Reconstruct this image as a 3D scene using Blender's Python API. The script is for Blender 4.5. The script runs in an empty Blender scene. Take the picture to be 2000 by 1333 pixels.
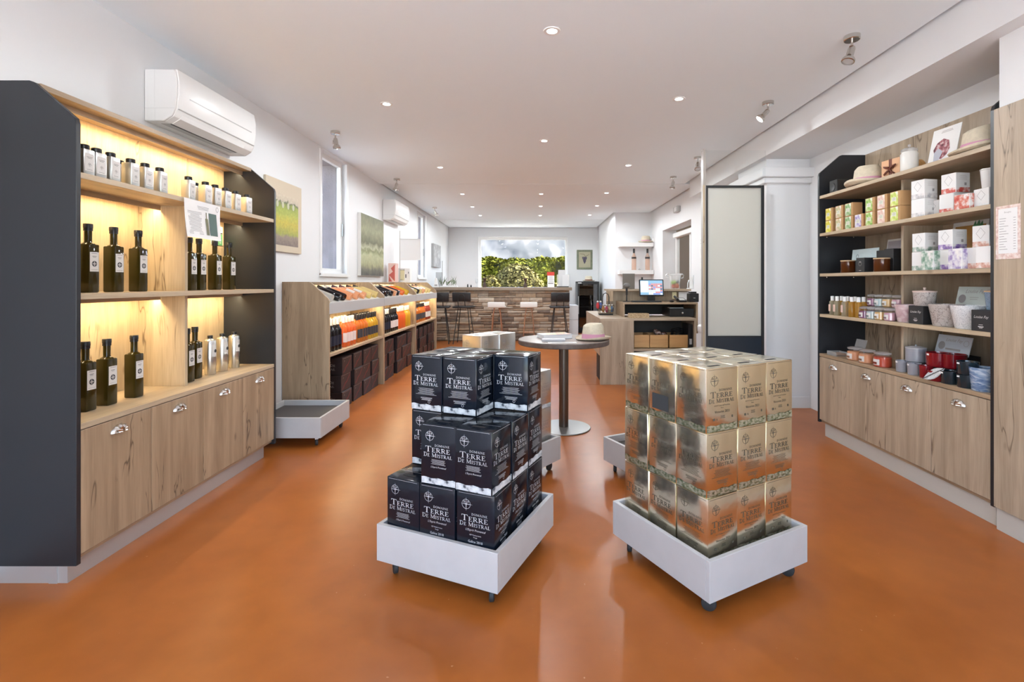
import bpy, bmesh, math, random
from mathutils import Vector, Matrix, Euler
R = math.radians
PI = math.pi
bpy.context.scene.cycles.transparent_max_bounces = 24
random.seed(7)
SC = bpy.context.scene
COL = SC.collection

# ------------------------------------------------------------------ camera
CAM_H, F = 1.25, 960.0                       # metres, focal length in pixels of the 2000 px frame
VX, VY = 1045.0, 553.0                       # where the optical axis meets the frame (shift lens)
cd = bpy.data.cameras.new('camera')
cd.sensor_width = 36.0
cd.lens = 36.0 * F / 2000.0
cd.shift_x = -(VX - 1000.0) / 2000.0
cd.shift_y = -(666.5 - VY) / 2000.0
cd.clip_end = 3000
cam = bpy.data.objects.new('camera', cd)
cam.location = (0, 0, CAM_H)
cam.rotation_euler = (R(90), 0, 0)
COL.objects.link(cam)
SC.camera = cam

# ------------------------------------------------------------------ world, sun, exposure
SC.view_settings.view_transform = 'Standard'
SC.view_settings.look = 'None'
SC.view_settings.gamma = 1.0
SC.view_settings.use_curve_mapping = False
SC.view_settings.exposure = 0.64
w = bpy.data.worlds.new('world'); SC.world = w; w.use_nodes = True
nt = w.node_tree; nt.nodes.clear()
sky = nt.nodes.new('ShaderNodeTexSky'); sky.sky_type = 'NISHITA'; sky.sun_disc = False
sky.sun_elevation = R(48); sky.sun_rotation = R(90); sky.altitude = 300; sky.dust_density = 2.0
bg = nt.nodes.new('ShaderNodeBackground'); bg.inputs[1].default_value = 1.0
wo = nt.nodes.new('ShaderNodeOutputWorld')
nt.links.new(sky.outputs[0], bg.inputs[0]); nt.links.new(bg.outputs[0], wo.inputs[0])
sl = bpy.data.lights.new('sun', 'SUN'); sl.energy = 32.0; sl.angle = R(0.6); sl.color = (1.0, .96, .90)
so = bpy.data.objects.new('sun', sl); COL.objects.link(so)
so.location = (20, 3, 18)
so.rotation_euler = Vector((-.75, -.25, -.60)).to_track_quat('-Z', 'Y').to_euler()
LAMP = 25.0          # watts of one recessed ceiling lamp
LED = 3.2            # watts of one shelf light strip

def portal(name, loc, rot, sx, sy):
    l = bpy.data.lights.new(name, 'AREA'); l.shape = 'RECTANGLE'; l.size = sx; l.size_y = sy
    l.cycles.is_portal = True
    o = bpy.data.objects.new(name, l); o.location = loc; o.rotation_euler = rot; COL.objects.link(o)
portal('shopfront_daylight', (0, -1.75, 1.3), (R(90), 0, 0), 4.2, 2.5)
portal('bar_window_daylight', (-.32, 13.45, 1.75), (R(-90), 0, 0), 2.4, 1.6)

# ------------------------------------------------------------------ helpers
def PX(px, Y): return (px - VX) * Y / F
def PZ(py, Y): return CAM_H + (VY - py) * Y / F

class MB:
    def __init__(s): s.v = []; s.f = []
    def add(s, vs, fs):
        o = len(s.v); s.v += [tuple(p) for p in vs]; s.f += [tuple(i + o for i in f) for f in fs]; return s
    def box(s, x0, x1, y0, y1, z0, z1):
        if x0 > x1: x0, x1 = x1, x0
        if y0 > y1: y0, y1 = y1, y0
        if z0 > z1: z0, z1 = z1, z0
        return s.add([(x0,y0,z0),(x1,y0,z0),(x1,y1,z0),(x0,y1,z0),(x0,y0,z1),(x1,y0,z1),(x1,y1,z1),(x0,y1,z1)],
              [(0,3,2,1),(4,5,6,7),(0,1,5,4),(1,2,6,5),(2,3,7,6),(3,0,4,7)])
    def prism(s, poly, axis, a0, a1):
        n = len(poly)
        def m(p, a):
            return {'x': (a, p[0], p[1]), 'y': (p[0], a, p[1]), 'z': (p[0], p[1], a)}[axis]
        vs = [m(p, a0) for p in poly] + [m(p, a1) for p in poly]
        fs = [tuple(range(n)), tuple(range(2*n-1, n-1, -1))] + [(i, i+n, (i+1) % n + n, (i+1) % n) for i in range(n)]
        return s.add(vs, fs)
    def lathe(s, prof, n=20, cx=0, cy=0, cz=0):
        vs, fs = [], []
        for r, z in prof:
            for k in range(n):
                a = 2*PI*k/n; vs.append((cx + r*math.cos(a), cy + r*math.sin(a), cz + z))
        m = len(prof)
        for j in range(m-1):
            for k in range(n):
                k2 = (k+1) % n; fs.append((j*n+k, j*n+k2, (j+1)*n+k2, (j+1)*n+k))
        if prof[0][0] > 1e-4: fs.append(tuple(range(n-1, -1, -1)))
        if prof[-1][0] > 1e-4: fs.append(tuple((m-1)*n + k for k in range(n)))
        return s.add(vs, fs)
    def tube(s, pts, r, n=8, closed=False):
        pts = [Vector(p) for p in pts]; m = len(pts); vs, fs = [], []
        ref = None
        for i, p in enumerate(pts):
            if closed: d = pts[(i+1) % m] - pts[i-1]
            else: d = pts[min(i+1, m-1)] - pts[max(i-1, 0)]
            d.normalize()
            if ref is None:
                ref = Vector((0,0,1)) if abs(d.z) < .9 else Vector((1,0,0))
            a = d.cross(ref)
            if a.length < 1e-5: a = d.cross(Vector((0,1,0)))
            a.normalize(); b = d.cross(a); ref = -b if False else ref
            rr = r[i] if isinstance(r, (list, tuple)) else r
            for k in range(n):
                t = 2*PI*k/n; vs.append(p + a*rr*math.cos(t) + b*rr*math.sin(t))
        for i in range(m if closed else m-1):
            j = (i+1) % m
            for k in range(n):
                k2 = (k+1) % n; fs.append((i*n+k, i*n+k2, j*n+k2, j*n+k))
        if not closed:
            fs.append(tuple(range(n-1, -1, -1))); fs.append(tuple((m-1)*n+k for k in range(n)))
        return s.add(vs, fs)
    def ball(s, c, r, n=12, m=8):
        rx, ry, rz = r if isinstance(r, (list, tuple)) else (r, r, r)
        vs, fs = [], []
        for j in range(m+1):
            t = PI*j/m
            for k in range(n):
                a = 2*PI*k/n
                vs.append((c[0]+rx*math.sin(t)*math.cos(a), c[1]+ry*math.sin(t)*math.sin(a), c[2]-rz*math.cos(t)))
        for j in range(m):
            for k in range(n):
                k2 = (k+1) % n; fs.append((j*n+k, j*n+k2, (j+1)*n+k2, (j+1)*n+k))
        return s.add(vs, fs)
    def flat(s, g, o, u, v):
        o, u, v = Vector(o), Vector(u), Vector(v)
        return s.add([o + u*p[0] + v*p[1] for p in g[0]], g[1])
    def xf(s, M):
        s.v = [tuple(M @ Vector(p)) for p in s.v]; return s
    def mesh(s, name, mt, bevel=0, smooth=False, seg=1):
        me = bpy.data.meshes.new(name); me.from_pydata(s.v, [], s.f); me.update()
        bm = bmesh.new(); bm.from_mesh(me)
        bmesh.ops.remove_doubles(bm, verts=bm.verts, dist=1e-6)
        bmesh.ops.recalc_face_normals(bm, faces=bm.faces)
        if bevel:
            es = [e for e in bm.edges if len(e.link_faces) == 2 and e.calc_face_angle(0) > .5]
            bmesh.ops.bevel(bm, geom=es, offset=bevel, segments=seg, affect='EDGES', profile=.5, clamp_overlap=True)
        bm.to_mesh(me); bm.free()
        if smooth:
            for p in me.polygons: p.use_smooth = True
            me.set_sharp_from_angle(angle=R(38))
        if mt is not None: me.materials.append(mt)
        return me
    def build(s, name, mt, parent=None, bevel=0, smooth=False, loc=None, rz=0, seg=1):
        return put(name, s.mesh(name, mt, bevel, smooth, seg), parent, loc, rz)

def put(name, me, parent=None, loc=None, rz=0):
    o = bpy.data.objects.new(name, me); COL.objects.link(o)
    if parent is not None: o.parent = parent
    if loc is not None: o.location = loc
    if rz: o.rotation_euler = (0, 0, rz)
    return o
def tag(o, label, cat, group=None, kind=None):
    o['label'] = label; o['category'] = cat
    if group: o['group'] = group
    if kind: o['kind'] = kind
    return o
def thing(name, label, cat, loc=(0,0,0), rz=0, group=None, kind=None):
    o = bpy.data.objects.new(name, None); o.empty_display_size = .05; COL.objects.link(o)
    o.location = loc; o.rotation_euler = (0, 0, rz)
    return tag(o, label, cat, group, kind)
def copy_tree(o, parent=None):
    c = o.copy(); COL.objects.link(c); c.parent = parent
    for ch in list(o.children): copy_tree(ch, c)
    return c
class Proto:
    """builds the first instance, copies it afterwards"""
    def __init__(s, fn): s.fn = fn; s.o = None
    def at(s, loc, rot, label, group=None):
        if s.o is None: s.o = s.fn(); o = s.o
        else: o = copy_tree(s.o)
        o.location = loc
        o.rotation_euler = rot if isinstance(rot, (tuple, Euler)) else (0, 0, rot)
        o['label'] = label
        if group: o['group'] = group
        elif 'group' in o: del o['group']
        return o
ORD = ['first', 'second', 'third', 'fourth', 'fifth', 'sixth', 'seventh', 'eighth', 'ninth', 'tenth', 'eleventh', 'twelfth',
       'thirteenth', 'fourteenth', 'fifteenth', 'sixteenth', 'seventeenth', 'eighteenth', 'nineteenth', 'twentieth']

# ------------------------------------------------------------------ materials
MATS = {}
def nodes(name):
    m = bpy.data.materials.new(name); m.use_nodes = True
    t = m.node_tree; b = t.nodes['Principled BSDF']; MATS[name] = m
    return m, t, b
def mat(name, col, rough=.5, metal=0, spec=.5, coat=0, trans=0, ior=1.45, emit=0, noise=0, nscale=8, bump=0, bscale=60, alpha=1, bdist=.01, stretch=None, sheen=0):
    m, t, b = nodes(name)
    b.inputs['Base Color'].default_value = (*col, 1); b.inputs['Roughness'].default_value = rough
    b.inputs['Metallic'].default_value = metal; b.inputs['Specular IOR Level'].default_value = spec
    b.inputs['Coat Weight'].default_value = coat; b.inputs['Coat Roughness'].default_value = .08
    b.inputs['Transmission Weight'].default_value = trans; b.inputs['IOR'].default_value = ior
    b.inputs['Alpha'].default_value = alpha
    if sheen: b.inputs['Sheen Weight'].default_value = sheen
    if emit:
        b.inputs['Emission Color'].default_value = (*col, 1); b.inputs['Emission Strength'].default_value = emit
    if noise or bump:
        tc = t.nodes.new('ShaderNodeTexCoord'); mp = t.nodes.new('ShaderNodeMapping')
        t.links.new(tc.outputs['Object'], mp.inputs[0])
        if stretch: mp.inputs['Scale'].default_value = stretch
    if noise:
        n = t.nodes.new('ShaderNodeTexNoise'); n.inputs['Scale'].default_value = nscale; n.inputs['Detail'].default_value = 5
        t.links.new(mp.outputs[0], n.inputs[0])
        r = t.nodes.new('ShaderNodeValToRGB')
        r.color_ramp.elements[0].position = .3; r.color_ramp.elements[1].position = .7
        r.color_ramp.elements[0].color = (*[c*(1-noise) for c in col], 1); r.color_ramp.elements[1].color = (*[min(1, c*(1+noise)) for c in col], 1)
        t.links.new(n.outputs[0], r.inputs[0]); t.links.new(r.outputs[0], b.inputs['Base Color'])
    if bump:
        n = t.nodes.new('ShaderNodeTexNoise'); n.inputs['Scale'].default_value = bscale; n.inputs['Detail'].default_value = 3
        t.links.new(mp.outputs[0], n.inputs[0])
        bp = t.nodes.new('ShaderNodeBump'); bp.inputs['Strength'].default_value = bump; bp.inputs['Distance'].default_value = bdist
        t.links.new(n.outputs[0], bp.inputs['Height']); t.links.new(bp.outputs[0], b.inputs['Normal'])
    return m
def wood(name, axis, c0, c1, dark, rough=.42, crack=.85, knots=True, sc=1.0):
    """oak decor with the grain along the given axis, a few dark cracks and knots"""
    m, t, b = nodes(name); L = t.links.new
    tc = t.nodes.new('ShaderNodeTexCoord'); oi = t.nodes.new('ShaderNodeObjectInfo')
    ad = t.nodes.new('ShaderNodeVectorMath'); ad.operation = 'ADD'
    mu = t.nodes.new('ShaderNodeMath'); mu.operation = 'MULTIPLY'; mu.inputs[1].default_value = 9
    L(oi.outputs['Random'], mu.inputs[0]); L(tc.outputs['Object'], ad.inputs[0]); L(mu.outputs[0], ad.inputs[1])
    def mp(s_along, s_across):
        k = t.nodes.new('ShaderNodeMapping'); s = [s_across*sc]*3; s['xyz'.index(axis)] = s_along*sc
        k.inputs['Scale'].default_value = s; L(ad.outputs[0], k.inputs[0]); return k
    def nz(mpn, scale, detail, dist=0):
        n = t.nodes.new('ShaderNodeTexNoise'); n.inputs['Scale'].default_value = scale; n.inputs['Detail'].default_value = detail
        n.inputs['Distortion'].default_value = dist; L(mpn.outputs[0], n.inputs[0]); return n
    a = nz(mp(.5, 7), 2.2, 6, .6); f = nz(mp(2.5, 70), 3, 4)
    r = t.nodes.new('ShaderNodeValToRGB'); e = r.color_ramp.elements
    e[0].position = .3; e[0].color = (*c0, 1); e[1].position = .68; e[1].color = (*c1, 1)
    L(a.outputs[0], r.inputs[0])
    mx = t.nodes.new('ShaderNodeMixRGB'); mx.blend_type = 'MULTIPLY'; mx.inputs[0].default_value = .35
    r2 = t.nodes.new('ShaderNodeValToRGB'); r2.color_ramp.elements[0].position = .3; r2.color_ramp.elements[1].position = .6
    r2.color_ramp.elements[0].color = (.6, .55, .5, 1); r2.color_ramp.elements[1].color = (1, 1, 1, 1)
    L(f.outputs[0], r2.inputs[0]); L(r.outputs[0], mx.inputs[1]); L(r2.outputs[0], mx.inputs[2])
    # cracks: thin level set of a stretched noise, kept to a few places
    c = nz(mp(1.1, 7.5), 1.0, 3, 1.0)
    sb = t.nodes.new('ShaderNodeMath'); sb.operation = 'SUBTRACT'; sb.inputs[1].default_value = .5; L(c.outputs[0], sb.inputs[0])
    ab = t.nodes.new('ShaderNodeMath'); ab.operation = 'ABSOLUTE'; L(sb.outputs[0], ab.inputs[0])
    rc = t.nodes.new('ShaderNodeValToRGB'); rc.color_ramp.elements[0].position = 0; rc.color_ramp.elements[1].position = .012
    rc.color_ramp.elements[0].color = (1,1,1,1); rc.color_ramp.elements[1].color = (0,0,0,1); L(ab.outputs[0], rc.inputs[0])
    g = nz(mp(.9, 1.6), 2.1, 2); rg = t.nodes.new('ShaderNodeValToRGB'); rg.color_ramp.elements[0].position = .50; rg.color_ramp.elements[1].position = .56
    L(g.outputs[0], rg.inputs[0])
    mm = t.nodes.new('ShaderNodeMath'); mm.operation = 'MULTIPLY'; L(rc.outputs[0], mm.inputs[0]); L(rg.outputs[0], mm.inputs[1])
    m3 = t.nodes.new('ShaderNodeMath'); m3.operation = 'MULTIPLY'; m3.inputs[1].default_value = crack; L(mm.outputs[0], m3.inputs[0])
    fac = m3
    if knots:
        v = t.nodes.new('ShaderNodeTexVoronoi'); v.inputs['Scale'].default_value = 4.5; L(mp(.55, 1.1).outputs[0], v.inputs[0])
        rk = t.nodes.new('ShaderNodeValToRGB'); rk.color_ramp.elements[0].position = .03; rk.color_ramp.elements[1].position = .085
        rk.color_ramp.elements[0].color = (.55,.55,.55,1); rk.color_ramp.elements[1].color = (0,0,0,1); L(v.outputs['Distance'], rk.inputs[0])
        ma = t.nodes.new('ShaderNodeMath'); ma.operation = 'MAXIMUM'; L(m3.outputs[0], ma.inputs[0]); L(rk.outputs[0], ma.inputs[1]); fac = ma
    m2 = t.nodes.new('ShaderNodeMixRGB'); L(fac.outputs[0], m2.inputs[0]); L(mx.outputs[0], m2.inputs[1]); m2.inputs[2].default_value = (*dark, 1)
    L(m2.outputs[0], b.inputs['Base Color']); b.inputs['Roughness'].default_value = rough
    bp = t.nodes.new('ShaderNodeBump'); bp.inputs['Strength'].default_value = .15; bp.inputs['Distance'].default_value = .002
    L(f.outputs[0], bp.inputs['Height']); L(bp.outputs[0], b.inputs['Normal'])
    return m
def front_fresnel(t, ior):
    """surface reflection on the outer side only; thin walls are not refracted, so the inner side must not mirror"""
    fr = t.nodes.new('ShaderNodeFresnel'); fr.inputs[0].default_value = ior
    ge = t.nodes.new('ShaderNodeNewGeometry'); iv = t.nodes.new('ShaderNodeMath'); iv.operation = 'SUBTRACT'; iv.inputs[0].default_value = 1
    mu = t.nodes.new('ShaderNodeMath'); mu.operation = 'MULTIPLY'
    t.links.new(ge.outputs['Backfacing'], iv.inputs[1]); t.links.new(fr.outputs[0], mu.inputs[0]); t.links.new(iv.outputs[0], mu.inputs[1])
    return mu
def liquid(name, col, t_w=.55, rough=.06):
    """tinted glass full of wine: lets light through without caustic noise"""
    m = bpy.data.materials.new(name); m.use_nodes = True; t = m.node_tree; t.nodes.clear(); L = t.links.new
    o = t.nodes.new('ShaderNodeOutputMaterial'); tr = t.nodes.new('ShaderNodeBsdfTranslucent'); di = t.nodes.new('ShaderNodeBsdfDiffuse')
    tp = t.nodes.new('ShaderNodeBsdfTransparent'); gl = t.nodes.new('ShaderNodeBsdfGlossy'); gl.inputs['Roughness'].default_value = rough
    for n in (tr, di, tp): n.inputs[0].default_value = (*col, 1)
    a = t.nodes.new('ShaderNodeMixShader'); a.inputs[0].default_value = .55; L(di.outputs[0], a.inputs[1]); L(tr.outputs[0], a.inputs[2])
    c = t.nodes.new('ShaderNodeMixShader'); c.inputs[0].default_value = t_w; L(a.outputs[0], c.inputs[1]); L(tp.outputs[0], c.inputs[2])
    fr = front_fresnel(t, 1.5)
    d = t.nodes.new('ShaderNodeMixShader'); L(fr.outputs[0], d.inputs[0]); L(c.outputs[0], d.inputs[1]); L(gl.outputs[0], d.inputs[2]); L(d.outputs[0], o.inputs[0])
    return m
def clear(name, tint=(1,1,1), gloss=.0, rough=.02, ior=1.45):
    m = bpy.data.materials.new(name); m.use_nodes = True; t = m.node_tree; t.nodes.clear(); L = t.links.new
    o = t.nodes.new('ShaderNodeOutputMaterial'); tp = t.nodes.new('ShaderNodeBsdfTransparent'); tp.inputs[0].default_value = (*tint, 1)
    gl = t.nodes.new('ShaderNodeBsdfGlossy'); gl.inputs['Roughness'].default_value = rough
    fr = front_fresnel(t, ior)
    ad = t.nodes.new('ShaderNodeMath'); ad.operation = 'ADD'; ad.inputs[1].default_value = gloss; L(fr.outputs[0], ad.inputs[0])
    d = t.nodes.new('ShaderNodeMixShader'); L(ad.outputs[0], d.inputs[0]); L(tp.outputs[0], d.inputs[1]); L(gl.outputs[0], d.inputs[2]); L(d.outputs[0], o.inputs[0])
    return m
def rampmat(name, cols, scale=4, rough=.6, detail=6, dist=0, stretch=None, byobj=False, bump=0, vor=False, metal=0):
    """several colours mixed by noise, voronoi cells or per-object random"""
    m, t, b = nodes(name); L = t.links.new
    tc = t.nodes.new('ShaderNodeTexCoord'); mp = t.nodes.new('ShaderNodeMapping'); L(tc.outputs['Object'], mp.inputs[0])
    if stretch: mp.inputs['Scale'].default_value = stretch
    n = t.nodes.new('ShaderNodeTexVoronoi' if vor else 'ShaderNodeTexNoise'); n.inputs['Scale'].default_value = scale
    if not vor: n.inputs['Detail'].default_value = detail; n.inputs['Distortion'].default_value = dist
    L(mp.outputs[0], n.inputs[0])
    r = t.nodes.new('ShaderNodeValToRGB'); e = r.color_ramp.elements
    while len(e) < len(cols): e.new(.5)
    for i, (p, c) in enumerate(cols): e[i].position = p; e[i].color = (*c, 1)
    if byobj:
        oi = t.nodes.new('ShaderNodeObjectInfo'); x = t.nodes.new('ShaderNodeMath'); x.operation = 'MULTIPLY_ADD'; x.inputs[1].default_value = .45
        y = t.nodes.new('ShaderNodeMath'); y.operation = 'MULTIPLY_ADD'; y.inputs[1].default_value = .9; y.inputs[2].default_value = -.2
        L(oi.outputs['Random'], y.inputs[0]); L(n.outputs[0], x.inputs[0]); L(y.outputs[0], x.inputs[2]); L(x.outputs[0], r.inputs[0])
    else: L(n.outputs[0], r.inputs[0])
    L(r.outputs[0], b.inputs['Base Color']); b.inputs['Roughness'].default_value = rough; b.inputs['Metallic'].default_value = metal
    if bump:
        bp = t.nodes.new('ShaderNodeBump'); bp.inputs['Strength'].default_value = bump; bp.inputs['Distance'].default_value = .01
        L(n.outputs[0], bp.inputs['Height']); L(bp.outputs[0], b.inputs['Normal'])
    return m

WHITE = mat('wall_paint', (.765, .775, .785), .75, bump=.05, bscale=90, bdist=.002)
CEIL = mat('ceiling_paint', (.82, .88, .92), .8)
OUTWALL = mat('outside_render', (.26, .22, .22), .9, noise=.15, nscale=6, bump=.3, bscale=60)
OAKC = ((.30, .205, .125), (.46, .33, .21), (.07, .04, .022))
OAKZ = wood('oak_upright_grain', 'z', *OAKC)
OAKY = wood('oak_lengthwise_grain', 'y', *OAKC, crack=.15)
OAKX = wood('oak_crosswise_grain', 'x', *OAKC, crack=.15)
OAKL = wood('pale_oak_upright_grain', 'z', (.42, .32, .20), (.56, .44, .29), (.12, .075, .04))
OAKLY = wood('pale_oak_lengthwise_grain', 'y', (.42, .32, .21), (.56, .44, .30), (.12, .075, .04), crack=.1)
GREYOAK = wood('grey_oak_upright_grain', 'z', (.34, .26, .18), (.50, .39, .28), (.10, .065, .04))
GREYOAKX = wood('grey_oak_crosswise_grain', 'x', (.34, .26, .18), (.50, .39, .28), (.10, .065, .04), crack=.1)
PINE = wood('pine_box_wood', 'x', (.50, .27, .10), (.62, .36, .15), (.16, .05, .015), crack=.2)
ANTH = mat('anthracite_laminate', (.018, .020, .024), .34, spec=.5, bump=.03, bscale=300, bdist=.001)
PLINTH = mat('aluminium_plinth', (.55, .55, .54), .35, metal=.6)
PLINTHW = mat('pale_plinth', (.50, .47, .42), .5)
TROLLEY = mat('trolley_grey_paint', (.52, .50, .49), .45, noise=.03, nscale=12)
TROLLEYIN = mat('trolley_raw_board', (.50, .44, .35), .7)
TROLLEYMAT = mat('trolley_dark_mat', (.09, .08, .075), .7)
CHROME = mat('brushed_nickel', (.62, .60, .57), .22, metal=1)
STEEL = mat('satin_steel', (.55, .55, .54), .35, metal=1)
TINM = mat('tin_metal', (.66, .66, .64), .30, metal=1)
BLACK = mat('black_plastic', (.012, .012, .013), .35)
BLACKM = mat('black_matt', (.02, .02, .02), .6)
RUBBER = mat('dark_rubber', (.03, .03, .03), .6)
OLIVE = liquid('olive_green_glass', (.085, .062, .010), .25)
LABEL = mat('paper_label', (.66, .63, .60), .6)
INK = mat('dark_ink', (.05, .05, .055), .6)
INKG = mat('grey_ink', (.35, .33, .33), .6)
PAPER = mat('white_paper', (.82, .81, .80), .65)
WPLASTIC = mat('white_plastic', (.80, .80, .79), .35)
GPLASTIC = mat('grey_plastic', (.48, .48, .47), .4)
VENT = mat('vent_black', (.01, .01, .01), .5)
GLASSP = clear('window_glass', (.97, .98, .98), ior=1.18)
JARGLASS = clear('jar_glass', (.95, .96, .96), .03)
LIDGLASS = liquid('thick_clear_glass', (.90, .90, .90), .62)
LEDM = mat('led_strip_diffuser', (1, .86, .58), .5, emit=6)
LAMPM = mat('lamp_lens', (1, .97, .92), .5, emit=14)
# ------------------------------------------------------------------ floor material
def floor_mat():
    m, t, b = nodes('polished_terracotta_concrete'); L = t.links.new
    ge = t.nodes.new('ShaderNodeNewGeometry')
    def nz(s, d, dist=0):
        n = t.nodes.new('ShaderNodeTexNoise'); n.inputs['Scale'].default_value = s; n.inputs['Detail'].default_value = d; n.inputs['Distortion'].default_value = dist
        L(ge.outputs['Position'], n.inputs[0]); return n
    a = nz(1.3, 6, 0); f = nz(9, 6, 0); s = nz(42, 3)
    r = t.nodes.new('ShaderNodeValToRGB'); e = r.color_ramp.elements
    e[0].position = .28; e[0].color = (.33, .090, .016, 1); e[1].position = .72; e[1].color = (.45, .138, .026, 1)
    L(a.outputs[0], r.inputs[0])
    r2 = t.nodes.new('ShaderNodeValToRGB'); r2.color_ramp.elements[0].position = .3; r2.color_ramp.elements[1].position = .7
    r2.color_ramp.elements[0].color = (.93, .93, .93, 1); r2.color_ramp.elements[1].color = (1.04, 1.04, 1.04, 1); L(f.outputs[0], r2.inputs[0])
    mx = t.nodes.new('ShaderNodeMixRGB'); mx.blend_type = 'MULTIPLY'; mx.inputs[0].default_value = 1; L(r.outputs[0], mx.inputs[1]); L(r2.outputs[0], mx.inputs[2])
    r3 = t.nodes.new('ShaderNodeValToRGB'); r3.color_ramp.elements[0].position = .735; r3.color_ramp.elements[1].position = .77; L(s.outputs[0], r3.inputs[0])
    m2 = t.nodes.new('ShaderNodeMixRGB'); L(r3.outputs[0], m2.inputs[0]); L(mx.outputs[0], m2.inputs[1]); m2.inputs[2].default_value = (.55, .28, .15, 1)
    L(m2.outputs[0], b.inputs['Base Color'])

    b.inputs['Roughness'].default_value = .28
    b.inputs['Specular IOR Level'].default_value = .28
    return m
FLOOR = floor_mat()

# ------------------------------------------------------------------ room shell
CZ = CAM_H + 1.47            # near ceiling height 2.72
WL, YB = -2.30, 13.07        # left wall, back wall
def struct(o, label, cat): return tag(o, label, cat, kind='structure')

fl = struct(MB().box(-3.4, 4.2, -1.8, 13.6, -.20, -.004).build('floor', BLACKM), 'polished orange terracotta concrete floor of the shop', 'floor')
for y0, y1 in ((-1.8, 6.035), (6.039, 11.3), (11.304, 13.2)):
    MB().box(-2.40, 3.9, y0, y1, -.05, 0).build('slab', FLOOR, fl)
W1 = (5.28, 6.0, 1.365, 2.69); W2 = (9.62, 10.36, 1.365, 2.66)
m = MB()
ys = [-1.8, W1[0], W1[1], W2[0], W2[1], YB + .35]
for a, b in ((ys[0], ys[1]), (ys[2], ys[3]), (ys[4], ys[5])): m.box(WL, WL - .30, a, b, 0, 3.0)
for q in (W1, W2): m.box(WL, WL - .30, q[0], q[1], 0, q[2]); m.box(WL, WL - .30, q[0], q[1], q[3], 3.0)
struct(m.build('wall_left', WHITE), 'long plain white wall with two tall slit windows', 'wall')
# outside face of the left wall, seen through the slit windows as the reveal
m = MB()
for q in (W1, W2):
    m.box(WL - .11, WL - .30, q[1] - .012, q[1] - .0005, q[2] + .002, q[3] - .002); m.box(WL - .11, WL - .30, q[0] + .0005, q[0] + .012, q[2] + .002, q[3] - .002)
    m.box(WL - .11, WL - .30, q[0] + .012, q[1] - .012, q[3] - .012, q[3] - .0005)
    m.box(WL - .301, WL - .36, q[1] + .0, q[1] + 1.2, .4, 3.3); m.box(WL - .301, WL - .36, q[0] - 1.0, q[0] - .0, .4, 3.3)
    m.box(WL - .301, WL - .36, q[0], q[1], 2.70, 3.3); m.box(WL - .301, WL - .36, q[0], q[1], .4, 1.33)
struct(m.build('trim_1', OUTWALL), 'brown rendered outer reveal beyond the slit windows', 'reveal')
# back wall with the wide bar window
BW = (PX(935, YB), PX(1108, YB), 1.02, PZ(463, YB))
m = MB(); m.box(WL, BW[0], YB, YB + .3, 0, 3.0); m.box(BW[1], 3.0, YB, YB + .3, 0, 3.0)
m.box(BW[0], BW[1], YB, YB + .3, 0, BW[2]); m.box(BW[0], BW[1], YB, YB + .3, BW[3], 3.0)
struct(m.build('wall_back', WHITE), 'white end wall behind the bar with the wide window', 'wall')
# right side: near wall with wood cladding, shelf niche, pier, far wall with door, step at the wine shelves
BX, BZ = 2.25, 2.49          # beam face and underside
XN = 2.75                    # niche back
XR = 2.44                    # far right wall
D1 = (7.68, 9.40, 2.25)      # door opening in the right wall
m = MB(); m.box(2.352, 2.75, -1.8, 2.49, 0, BZ); m.box(XN, XN + .2, -1.8, 5.2, 0, 3.0)
struct(m.build('wall_right', WHITE), 'white wall at the right behind and beside the candle shelves', 'wall')
m = MB(); m.box(2.316, 2.95, 4.92, 5.60, 0, BZ)
pier = struct(m.build('wall_pier', WHITE), 'white pier with stepped cornice between screen and candle shelves', 'wall')
MB().box(2.24, 2.95, 4.845, 5.68, 2.30, 2.395).build('cornice_upper', WHITE, pier, bevel=.006)
MB().box(2.275, 2.95, 4.88, 5.64, 2.245, 2.30).build('cornice_lower', WHITE, pier, bevel=.006)
MB().box(2.30, 2.95, 4.905, 4.92, 0, .11).build('skirting', WHITE, pier)
m = MB(); m.box(XR, XR + .26, 5.6, D1[0], 0, 3.0); m.box(XR, XR + .26, D1[1], 10.3, 0, 3.0); m.box(XR, XR + .26, D1[0], D1[1], D1[2], 3.0)
struct(m.build('wall_right_far', WHITE), 'white wall with the recessed glass door behind the till counter', 'wall')
m = MB(); m.box(1.68, 2.8, 10.3, 10.42, 0, 3.0); m.box(1.68, 1.80, 10.421, YB + .1, 0, 3.0)
struct(m.build('wall_step', WHITE), 'white wall return carrying the two floating shelves', 'wall')
m = MB(); m.box(BX, 2.95, -1.8, 7.15, BZ, 3.0)
struct(m.build('trim_2', WHITE), 'white boxed beam running along the right of the ceiling', 'beam')
# front of the shop, behind the camera: a wide glazed opening
m = MB(); m.box(-2.6, -2.15, -1.8, -1.6, 0, 3.0); m.box(2.15, 2.75, -1.8, -1.6, 0, 3.0); m.box(-2.15, 2.15, -1.8, -1.6, 2.55, 3.0)
struct(m.build('wall_front', WHITE), 'white shop front wall with the wide glazed entrance', 'wall')
m = MB()
for x in (-2.15, -.72, .68, 2.11): m.box(x, x + .045, -1.73, -1.68, 0, 2.55)
m.box(-2.15, 2.15, -1.73, -1.68, 2.5, 2.55); m.box(-2.15, 2.15, -1.73, -1.68, 0, .06)
struct(m.build('window_3', ANTH), 'anthracite mullions of the glazed shop entrance', 'window')
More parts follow.
